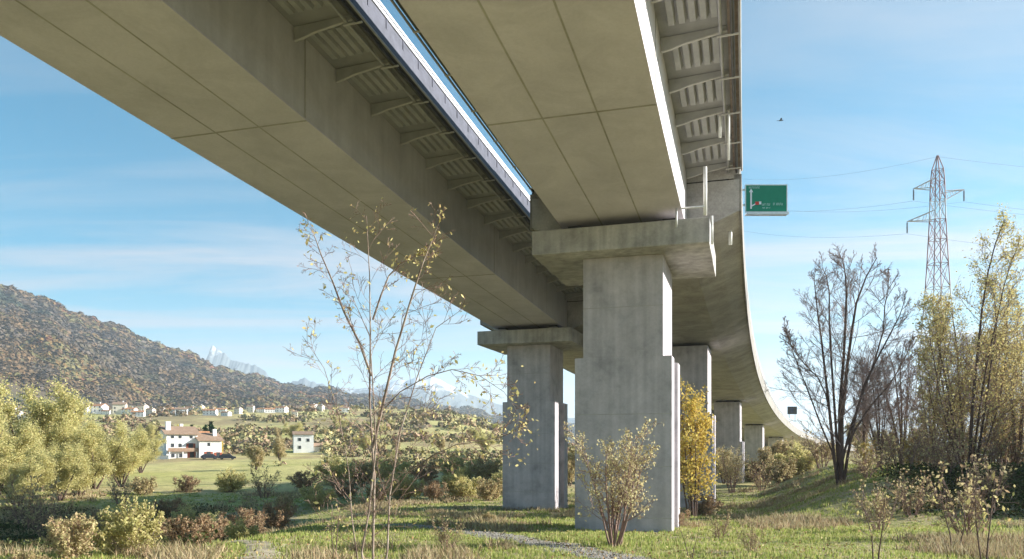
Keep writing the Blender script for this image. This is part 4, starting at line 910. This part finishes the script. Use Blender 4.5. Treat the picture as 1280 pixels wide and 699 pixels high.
# off to the right: trees whose shade falls over the bank
SH = proto_tree('leafy_tree', 75, 8.5, (42, 55.5, hz(42, 55.5)), 'leafy tree just outside the right edge that shades the bank', 'tree', 'shade trees beyond the right edge', 'lf_olive', 12000, .3, n_=6, spread=.5)
for x, y, s, lb in ((50, 53, 1.0, 'second leafy tree outside the right edge'), (47, 60, .95, 'leafy tree behind the shade trees outside the right edge'), (57, 57, 1.1, 'third leafy tree outside the right edge'), (41, 50.5, .6, 'small leafy tree outside the right edge'), (37, 47.5, .55, 'low leafy tree outside the right edge near the meadow'), (44, 48.5, .8, 'leafy tree outside the right edge at the foot of the bank'), (52, 50, 1.0, 'tall leafy tree outside the right edge at the foot of the bank'), (39, 53, .7, 'leafy tree outside the right edge halfway up the bank')):
    copy_tree(SH, (x, y, hz(x, y) - .2), x, s, lb)
# conifers and yellow tree behind the farmhouse
def conifer(loc, label):
    rs = np.random.RandomState(81); h = 9.0; t = empty('conifer_tree', loc, label, 'tree', 'dark conifers behind the farmhouse')
    link('trunk', seg_mesh('trunk', np.array([[0, 0, -.3]]), np.array([[0, 0, h]]), np.array([.2]), np.array([.03]), n=6), t, 'bark')
    z = h * (1 - np.sqrt(rs.rand(4200))) * .93 + h * .07; r = (h - z) / h * 2.3 * np.sqrt(rs.rand(4200)) * (.75 + .25 * np.sin(z * 7)); a = rs.rand(4200) * 6.283
    link('crown', leaf_mesh('crown', np.stack([r * np.cos(a), r * np.sin(a), z], 1), .3, rs, 1.8, droop=.5), t, 'lf_conif'); return t
CO = conifer(on(240, 226), 'slim dark conifer behind the farmhouse roof, leftmost of the dark group')
for px, Yd, s, lb in ((257, 224, 1.0, 'dark conifer behind the middle of the farmhouse roof'), (264, 228, 1.12, 'broad dark conifer at the right end of the farmhouse'), (270, 222, .85, 'lowest dark conifer right of the farmhouse roof'), (205, 228, .95, 'dark conifer behind the left chimney of the farmhouse')):
    copy_tree(CO, on(px, Yd, 0), px, (s * 1.1, s * 1.1, s), lb)
copy_tree(YEL, on(276, 214, 0), 1.3, .62, 'small orange-yellow tree right of the farmhouse')['group'] = 'yellow trees in the valley'
copy_tree(YEL, on(218, 232, 0), 2.3, .95, 'yellow tree behind the left half of the farmhouse roof')['group'] = 'yellow trees in the valley'
rr = random.Random(9); GV = 'scattered valley trees'
VT = None
for q in range(36):
    px = rr.uniform(300, 620) if q % 3 else rr.uniform(60, 190); Yd = rr.uniform(240, 520); src = (WT, BT)[q % 2]; s = rr.uniform(.5, .95) * (.65 if q % 2 == 0 else 1)
    if 350 < px < 405 and Yd < 300: continue
    copy_tree(src, on(px, Yd, -.2), rr.uniform(0, 6), s, 'one of the small autumn trees dotted over the valley floor below the wooded hill', GV)

# ------------------------------------------------------------------ grass, brush and ivy
def visible_pts(nn, y0, y1, rs, power=2.2, pad=60):
    r = rs.rand(nn); yy = y0 * (y1 / y0) ** (r ** (1 / power * 1.6)) ; xx = (rs.uniform(-pad, 1280 + pad, nn) - 640) / F * yy; return xx, yy
def near_poly(xx, yy, pts, w):
    d = np.full(len(xx), 1e9); pts = np.array(pts, float)
    for a, b in zip(pts[:-1], pts[1:]):
        ab = b - a; t = np.clip(((xx - a[0]) * ab[0] + (yy - a[1]) * ab[1]) / (ab @ ab), 0, 1); d = np.minimum(d, np.hypot(xx - a[0] - t * ab[0], yy - a[1] - t * ab[1]))
    return d < w
PATH = [(5.2, 20), (3.1, 24.5), (1.9, 28.5), (0, 32.6), (-2, 37), (-6, 40.5), (-11, 43), (-17, 45), (-30, 47)]
TRK = [(-7.2, 21), (-8.0, 25), (-9.3, 29), (-12, 33), (-17, 38), (-27, 42)]
def blades(name, xx, yy, h, w, m, rs, label, lean=.5):
    k = len(xx); zz = height(xx, yy) - .03; a = rs.rand(k) * 6.283; l = h * lean * rs.rand(k)
    dx_, dy_ = np.cos(a), np.sin(a); la = rs.rand(k) * 6.283
    b0 = np.stack([xx - dx_ * w, yy - dy_ * w, zz], 1); b1 = np.stack([xx + dx_ * w, yy + dy_ * w, zz], 1); tp = np.stack([xx + np.cos(la) * l, yy + np.sin(la) * l, zz + h], 1)
    V = np.stack([b0, b1, tp], 1).reshape(-1, 3)
    return tag(link(name, np_mesh(name, V, np.arange(3 * k).reshape(k, 3)), None, m), label, None, None, 'stuff')
rs = np.random.RandomState(91)
# clumps: blade centres gathered round clump points
cxx, cyy = visible_pts(30000, 17, 95, rs); nbld = 9
xx = np.repeat(cxx, nbld); yy = np.repeat(cyy, nbld); spr = np.repeat(rs.uniform(.05, .22, len(cxx)), nbld)
hh = np.repeat(rs.uniform(.06, .22, len(cxx)) * (1 + .5 * wob(cxx, cyy, 9, 3)), nbld) * rs.uniform(.6, 1.2, len(xx)); xx = xx + rs.randn(len(xx)) * spr; yy = yy + rs.randn(len(xx)) * spr
kp = ~(near_poly(xx, yy, PATH, .85) & (rs.rand(len(xx)) < .93)) & ~(near_poly(xx, yy, TRK, .5) & (rs.rand(len(xx)) < .8))
blades('grass', xx[kp], yy[kp], hh[kp], .012 + .0006 * yy[kp], 'grass', rs, 'tufted meadow grass, green and straw coloured, covering the foreground')
# dry brush: taller, brown, in patches
cxx, cyy = visible_pts(26000, 20, 100, rs); f = wob(cxx, cyy, 13, 8) + .5 * wob(cxx, cyy, 5, 17); px_ = cxx / cyy * F + 640
bias = np.where(px_ < 330, .28, 0) + np.where((px_ > 330) & (px_ < 640) & (cyy > 45), .22, 0) + np.where((px_ > 850) & (px_ < 1010), .12, 0) - np.where((px_ > 640) & (cyy < 38), .22, 0) - np.where((cyy > 70) & (px_ > 120) & (px_ < 300), .35, 0)
ok = (f + bias > .36) & ~near_poly(cxx, cyy, PATH, 1.1) & ~near_poly(cxx, cyy, TRK, 1.3); cxx, cyy = cxx[ok], cyy[ok]
nbld = 16; xx = np.repeat(cxx, nbld) + rs.randn(len(cxx) * nbld) * .22; yy = np.repeat(cyy, nbld) + rs.randn(len(cxx) * nbld) * .22
hh = np.repeat(rs.uniform(.18, .6, len(cxx)), nbld) * rs.uniform(.4, 1.1, len(xx))
blades('dry_brush', xx, yy, hh, .014 + .0006 * yy, 'brush', rs, 'dry brown and russet brush and tall weeds in patches over the meadow', 1.1)
# ivy and brambles over the shaded bank and the gully side
def leafcover(name, xx, yy, hh, size, m, label):
    pts = np.stack([xx, yy, height(xx, yy) + hh], 1); return tag(link(name, leaf_mesh(name, pts, size, rs, 1.4), None, m), label, None, None, 'stuff')
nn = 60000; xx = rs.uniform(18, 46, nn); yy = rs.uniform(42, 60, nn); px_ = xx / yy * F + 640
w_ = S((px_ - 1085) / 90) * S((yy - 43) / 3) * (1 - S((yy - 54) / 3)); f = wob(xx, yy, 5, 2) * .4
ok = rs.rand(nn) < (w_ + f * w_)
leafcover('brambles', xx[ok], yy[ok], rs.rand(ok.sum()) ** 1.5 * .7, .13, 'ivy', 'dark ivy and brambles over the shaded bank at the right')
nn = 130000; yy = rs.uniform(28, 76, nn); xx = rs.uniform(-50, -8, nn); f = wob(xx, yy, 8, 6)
ok = (f + .3 * rs.randn(nn) + .8 * S((yy - 40) / 6) * (1 - S((yy - 66) / 8)) > -.05) & (xx / yy * F + 640 < 320) & ~near_poly(xx, yy, TRK, 1.5)  # dark leaf cover thickened in the hollow to deepen the deck shadow
leafcover('bramble_shade_cover', xx[ok], yy[ok], rs.rand(ok.sum()) ** 1.5 * (.5 + .5 * f[ok]).clip(.15, 1), .10, 'ivy', 'low brambles and weeds, thickened to darken the shaded hollow at the lower left')

nn = 26000; yy = 17 * (4.2 ** rs.rand(nn)); xx = (rs.uniform(-20, 1300, nn) - 640) / F * yy
ok = wob(xx, yy, 6, 11) + .35 * rs.randn(nn) > .05
M['litter'] = leafmat('fallen_leaves', [(.30, .17, .08), (.46, .33, .14), (.22, .13, .07), (.52, .44, .20)], .1)
leafcover('fallen_leaves', xx[ok], yy[ok], .03 + .12 * rs.rand(ok.sum()) ** 2, .055, 'litter', 'brown and yellow fallen leaves scattered through the meadow grass')
PA = np.array(PATH[:6], float); nn = 5000; tt = rs.rand(nn) * (len(PA) - 1); qi = tt.astype(int).clip(0, len(PA) - 2); fr_ = (tt - qi)[:, None]
pp = PA[qi] * (1 - fr_) + PA[qi + 1] * fr_ + rs.randn(nn, 2) * .6
M['stone'] = leafmat('loose_stones', [(.14, .125, .11), (.24, .22, .195), (.34, .32, .29), (.20, .18, .15)], 0)
leafcover('loose_stones', pp[:, 0], pp[:, 1], .025 + .02 * rs.rand(nn), .032, 'stone', 'loose stones and coarse gravel along the path')

# ------------------------------------------------------------------ buildings
def gable(mb_wall, mb_roof, x0, x1, y0, y1, z0, ze, zr, ov=.5):
    """walls box with gables at the x ends, ridge along x"""
    ym = (y0 + y1) / 2
    mb_wall.add([(x0, y0, z0), (x1, y0, z0), (x1, y1, z0), (x0, y1, z0), (x0, y0, ze), (x1, y0, ze), (x1, y1, ze), (x0, y1, ze), (x0, ym, zr), (x1, ym, zr)],
                [(0, 1, 5, 4), (2, 3, 7, 6), (1, 2, 6, 9, 5), (3, 0, 4, 8, 7), (4, 5, 9, 8), (6, 7, 8, 9), (0, 3, 2, 1)])
    sl_ = (zr - ze) / (ym - y0); t = .22
    a, b = x0 - ov, x1 + ov
    for yy_, sg in ((y0 - ov, 1), (y1 + ov, -1)):
        zl_ = ze - sl_ * ov
        mb_roof.hexa([(a, yy_, zl_ + .03), (b, yy_, zl_ + .03), (b, ym, zr + .03), (a, ym, zr + .03), (a, yy_, zl_ + t), (b, yy_, zl_ + t), (b, ym, zr + t), (a, ym, zr + t)])
def window(par, x, z, w, h, yf, shutters=False, arch=False):
    f = MB().box(x - w / 2 - .08, x + w / 2 + .08, yf - .05, yf + .02, z - .08, z + h + .08).build('window', 'wall' if not shutters else 'shutter', par)
    MB().box(x - w / 2, x + w / 2, yf - .065, yf - .052, z, z + h).build('pane', 'glass', f)
    if shutters:
        for sg in (-1, 1): MB().box(x + sg * (w / 2 + .35) - .27, x + sg * (w / 2 + .35) + .27, yf - .09, yf - .03, z, z + h).build('shutter', 'shutter', f)
def farmhouse():
    g = on(208, 204); t = empty('farmhouse', (g[0], g[1], g[2] - .3), 'white three-storey farmhouse with brown tiled roof standing in the green field', 'house', None, math.radians(38))
    z0 = -1.0
    wm, rm = MB(), MB(); gable(wm, rm, 0, 7.8, 0, 8.5, z0, 6.9, 8.7, .7); wm.build('wall', 'wall', t); ro = rm.build('roof', 'roof', t)
    MB().box(.3, 1.5, 1.6, 2.6, 7.3, 9.9).box(.2, 1.6, 1.5, 2.7, 9.9, 10.05).build('chimney', 'wall', ro); MB().box(4.8, 5.6, 5.2, 6, 7.6, 9.6).build('chimney', 'wall', ro)
    wm, rm = MB(), MB(); gable(wm, rm, 7.85, 13.6, -1.6, 7.2, z0, 5.2, 7.0, .6); wm.build('wall', 'wall', t); ro2 = rm.build('roof', 'roof', t)
    MB().box(12.1, 13.0, .6, 1.5, 5.6, 8.2).build('chimney', 'wall', ro2)
    MB().box(6.4, 12.2, 4.0, 9.2, 6.9, 7.7).build('roof', 'roofr', t)
    for x in (1.5, 3.4, 6.2): window(t, x, 5.6, .8, .75, 0)
    for x in (1.5, 3.4): window(t, x, 3.3, .85, 1.0, 0)
    window(t, 6.1, 2.7, 1.1, 1.6, 0, True)
    for x in (1.6, 3.6): window(t, x, .6, .9, 1.0, 0)
    window(t, 6.4, .1, 1.0, 1.9, 0, True)
    window(t, 10.3, 3.6, .8, .9, -1.6); window(t, 10.2, .5, 1.0, 1.6, -1.6, True); window(t, 12.7, .3, .9, 1.6, -1.6, True)
    MB().box(.2, 7.7, -.9, 0, 2.15, 2.3).box(.2, 7.7, -.93, -.88, 2.3, 3.1).build('balcony', 'roof', t)
    p = MB()
    for x in (.6, 3.9, 7.3): p.box(x - .1, x + .1, -.85, -.65, z0, 2.15)
    p.each('balcony_post', 'wall', t)
farmhouse()
g = on(182, 200); t = empty('garden_wall', g, 'low white wall left of the farmhouse', 'wall'); MB().box(0, 6.0, -.15, .15, -.8, .9).build('wall_panel', 'wall', t); MB().box(-.05, 6.05, -.2, .2, .9, 1.0).build('coping', 'edge', t)
def car(px, Yd, rz, label):
    g = on(px, Yd); t = empty('parked_car', (g[0], g[1], g[2]), label, 'car', 'cars parked at the farmhouse', rz)
    prof = [(-2.1, .35), (2.1, .35), (2.15, .75), (1.3, .95), (.75, 1.42), (-1.1, 1.45), (-1.9, 1.0), (-2.15, .8)]
    MB().sweep(None, [[(x, y, z) for x, z in prof] for y in (-.8, .8)]).build('body', 'carD', t, bevel=.06)
    MB().sweep(None, [[(x, y, z) for x, z in [(1.15, 1.0), (.68, 1.36), (-1.0, 1.38), (-1.65, 1.02)]] for y in (-.81, .81)]).build('side_window', 'glass', t)
    for x in (-1.3, 1.3):
        for y in (-.72, .72): MB().tube([(x, y - .1, .32), (x, y + .1, .32)], .32, 14).build('wheel', 'rubber', t)
    return t
car(197, 203, .2, 'dark car parked at the left end of the farmhouse'); car(262, 199, .5, 'dark car parked at the right corner of the farmhouse'); car(284, 201, .3, 'dark car parked in the yard right of the farmhouse')
def cottage():
    g = on(367, 250); t = empty('cottage', g, 'small white cottage standing alone right of the farmhouse', 'house', None, math.radians(18))
    wm, rm = MB(), MB(); gable(wm, rm, 0, 6.2, 0, 6, -1, 6.0, 6.9, .35); wm.build('wall', 'wall', t); rm.build('roof', 'roof', t)
    for x, z in ((1.9, 3.9), (1.9, 1.4), (4.5, 3.7)): window(t, x, z, .9, 1.0, 0)
    wm, rm = MB(), MB(); gable(wm, rm, 6.25, 8.8, 1, 6, -1, 2.2, 3.1, .3); wm.build('annex', 'beige', t); rm.build('annex_roof', 'roof', t)
cottage()
def house_proto(name, L_, D_, H_, wallm, roofm, loc, label, group, rz):
    t = empty(name, loc, label, 'house', group, rz); wm, rm = MB(), MB(); gable(wm, rm, -L_ / 2, L_ / 2, -D_ / 2, D_ / 2, -4, H_, H_ + D_ * .22, .5); wm.build('wall', wallm, t); ro = rm.build('roof', roofm, t)
    MB().box(L_ * .2, L_ * .2 + .8, -.4, .4, H_ + .5, H_ + D_ * .22 + 1.2).build('chimney', 'wall', ro)
    b = MB()
    for x in np.linspace(-L_ / 2 + 1.6, L_ / 2 - 1.6, max(2, int(L_ / 3.2))):
        for z in np.arange(1.2, H_ - 1.2, 2.8): b.box(x - .5, x + .5, -D_ / 2 - .05, -D_ / 2 + .02, z, z + 1.3)
    b.each('window', 'glass', t); return t
GH = 'village houses at the foot of the wooded hill'
hl = 'tiny pale village house in the row at the foot of the wooded hill'
protos = [house_proto('village_house', 12, 9, 6, 'wall', 'roof', on(100, 600), hl, GH, .2), house_proto('village_house', 15, 9, 5.5, 'wall', 'roofr', on(120, 610), hl, GH, -.1), house_proto('village_house', 9, 8, 7.5, 'beige', 'roof', on(150, 605), hl, GH, .3)]
rr = random.Random(3)
spots = [(px + rr.uniform(-3, 3), 590 + rr.uniform(-25, 40)) for px in (135, 163, 172, 182, 190, 200, 214, 226, 238, 250, 262, 275, 284, 296, 312, 326, 338, 352, 366)]
spots += [(rr.uniform(-25, 42), rr.uniform(520, 640)) for _ in range(22)] + [(rr.uniform(370, 470), rr.uniform(640, 780)) for _ in range(6)]
for px, Yd in spots:
    copy_tree(protos[rr.randrange(3)], on(px, Yd), rr.uniform(-.4, .5), rr.uniform(.42, .7), hl if px > 60 else 'tiny pale house in the cluster of village houses at the far left edge', GH)

# fence, hedge and blue shed behind the bank on the right
x0, y0 = gx(1120, 92), 92.0; t = empty('field_fence', on(1120, 92), 'grey post-and-rail fence running behind the trees on the right', 'fence'); o3 = Vector(t.location)
pf = MB(); rf = MB(); pts = []
for q in range(19):
    x = x0 + q * 1.8; y = y0 - q * .25; z = hz(x, y); pts.append((x - o3.x, y - o3.y, z - o3.z))
for p in pts: pf.box(p[0] - .06, p[0] + .06, p[1] - .06, p[1] + .06, p[2] - .2, p[2] + 1.25)
pf.each('post', 'galv', t)
for dz in (.6, 1.1): MB().tube([(p[0], p[1] - .08, p[2] + dz) for p in pts], .05, 6).build('rail', 'galv', t)
nn = 9000; rs = np.random.RandomState(99); hx2 = rs.uniform(0, 14, nn); hy2 = rs.randn(nn) * .5; g = on(1215, 98); hzz2 = rs.rand(nn) * 1.9 * (.8 + .2 * np.sin(hx2 * 2))
t = empty('hedge', g, 'clipped dark green hedge behind the fence at the right edge', 'hedge'); link('foliage', leaf_mesh('foliage', np.stack([hx2, hy2, hzz2], 1), .2, rs), t, 'lf_dark')
st = np.array([[[x, 0, -.1], [x, 0, .5], [x, 0, 1.0]] for x in np.arange(.5, 14, 1.0)]); link('stems', seg_mesh('stems', *segs([(st, np.full(st.shape[:2], .04))]), n=5), t, 'bark')
g = on(1252, 150); t = empty('blue_shed', g, 'long low shed with a blue roof at the right edge behind the trees', 'shed', None, .1)
MB().box(0, 14, 0, 5, -1, 2.2).build('wall', 'beige', t); MB().box(-.3, 14.3, -.4, 5.4, 2.2, 4.0).build('roof', 'blue', t); MB().box(2, 4, -.03, 0, 0, 1.9).build('door', 'glass', t)

# ------------------------------------------------------------------ lattice pylon and its wires
def pylon():
    Yd = 128.0; g = on(1172, Yd); k = Yd / F; t = empty('lattice_pylon', g, 'red and grey lattice electricity pylon behind the poplar on the right', 'pylon')
    def z(py): return (YH - py) * k - g[2]
    lv = [(-.5, 3.3), (z(545), 2.9), (z(500), 2.45), (z(460), 2.1), (z(425), 1.8), (z(390), 1.55), (z(360), 1.32), (z(330), 1.15), (z(300), 1.0), (z(275), .88), (z(250), .82), (z(228), .76), (z(212), .62), (z(195), .08)]
    def seg(lst, a, b, r): lst.append((a, b, r))
    R, Wt = [], []
    cr_ = [(-1, -1), (1, -1), (1, 1), (-1, 1)]
    for q in range(len(lv) - 1):
        (z0, w0), (z1, w1) = lv[q], lv[q + 1]; L1 = R if q % 4 in (0, 2, 3) and q > 5 else Wt
        for c in range(4):
            a, b = cr_[c], cr_[(c + 1) % 4]
            seg(L1, (a[0] * w0, a[1] * w0, z0), (a[0] * w1, a[1] * w1, z1), .095)
            if w1 > .2:
                seg(L1, (a[0] * w0, a[1] * w0, z0), (b[0] * w1, b[1] * w1, z1), .05); seg(L1, (b[0] * w0, b[1] * w0, z0), (a[0] * w1, a[1] * w1, z1), .05)
                seg(L1, (a[0] * w1, a[1] * w1, z1), (b[0] * w1, b[1] * w1, z1), .05)
    def sm(name, lst, m, par):
        if not lst: return None
        p0, p1, r = (np.array([l[q] for l in lst], float) for q in range(3)); return link(name, seg_mesh(name, p0, p1, r, r, 4), par, m)
    sm('tower_frame', R, 'pylr', t); sm('tower_frame', Wt, 'pylw', t)
    tips = []
    for sg, tpx, tpy, rpy, w_ in ((-1, 1142, 236, 224, .78), (1, 1205, 237, 240, .8), (-1, 1134, 277, 264, .86)):
        A = []; tip = ((tpx - 1172) * k, 0, z(tpy)); rt0 = (sg * w_, 0, z(rpy)); rt1 = (sg * w_, 0, z(rpy + 12))
        for yy_ in (-.7, .7):
            a, b = (rt0[0], yy_, rt0[2]), (rt1[0], yy_, rt1[2]); seg(A, a, tip, .07); seg(A, b, tip, .07)
            for f in (.25, .5, .75):
                pa = tuple(a[i_] + (tip[i_] - a[i_]) * f for i_ in range(3)); pb = tuple(b[i_] + (tip[i_] - b[i_]) * (f + .1) for i_ in range(3)); seg(A, pa, pb, .045)
        am = sm('cross_arm', A, 'pylw', t)
        b = MB(); zt = tip[2]
        b.tube([(tip[0], 0, zt), (tip[0], 0, zt - .3)], .05, 6); q = zt - .3
        while q > zt - 1.9: b.tube([(tip[0], 0, q), (tip[0], 0, q - .1)], .14, 8); b.tube([(tip[0], 0, q - .1), (tip[0], 0, q - .2)], .05, 6); q -= .2
        b.build('insulator', 'wire', am); tips.append((g[0] + tip[0], g[1], g[2] + zt - 2.0))
    tips.append((g[0], g[1], g[2] + z(196)))
    for n_, tp in enumerate(tips):
        lb = ('wire from the upper left arm', 'wire from the right arm', 'wire from the lower left arm', 'earth wire from the tip')[n_] + ' of the pylon, running away behind the viaduct'
        w = empty('power_line', tp, lb, 'power line', 'power lines of the pylon')
        dirv = Vector((-22, 190, 78)); span = [(dirv * (q / 24)) + Vector((0, 0, -4 * 9 * (q / 24) * (1 - q / 24))) for q in range(25)]
        MB().tube(span, .014, 4).build('wire', 'wire', w)
        dirv = Vector((140, -30, -4)); span = [(dirv * (q / 24)) + Vector((0, 0, -4 * 7 * (q / 24) * (1 - q / 24))) for q in range(25)]
        MB().tube(span, .014, 4).build('wire', 'wire', w)
pylon()

# bird in flight
t = empty('bird', (gx(976, 55), 55, (YH - 151) / F * 55), 'small dark bird flying in the sky above the green sign', 'bird')
MB().tube([(-.16, 0, .0), (-.08, 0, .02), (.02, 0, .02), (.10, 0, .03), (.15, 0, .03), (.19, 0, .025)], [.012, .035, .045, .03, .028, .006], 8).add([(-.16, -.02, 0), (-.28, -.05, .0), (-.28, .05, 0), (-.16, .02, 0)], [(0, 1, 2, 3)]) \
    .add([(.05, .02, .03), (-.06, .02, .03), (-.08, .18, .10), (-.02, .32, .07), (.04, .18, .11)], [(0, 1, 2, 3, 4)]).add([(.05, -.02, .03), (-.06, -.02, .03), (-.08, -.18, .10), (-.02, -.32, .07), (.04, -.18, .11)], [(4, 3, 2, 1, 0)]).build('body', 'pipe', t)

# ------------------------------------------------------------------ haze
hb = MB().box(-12000, 12000, -12000, 12000, -160, 830)
ho = hb.build('haze', None); ho.data.materials.clear()
mh = bpy.data.materials.new('haze_air'); mh.use_nodes = True; t = mh.node_tree; t.nodes.clear()
o_ = t.nodes.new('ShaderNodeOutputMaterial'); pv = t.nodes.new('ShaderNodeVolumePrincipled'); pv.inputs['Color'].default_value = (.72, .85, 1, 1); pv.inputs['Density'].default_value = 1.2e-4; pv.inputs['Anisotropy'].default_value = .2
t.links.new(pv.outputs[0], o_.inputs['Volume']); ho.data.materials.append(mh); tag(ho, 'thin blue air haze over the whole valley', None, None, 'stuff')
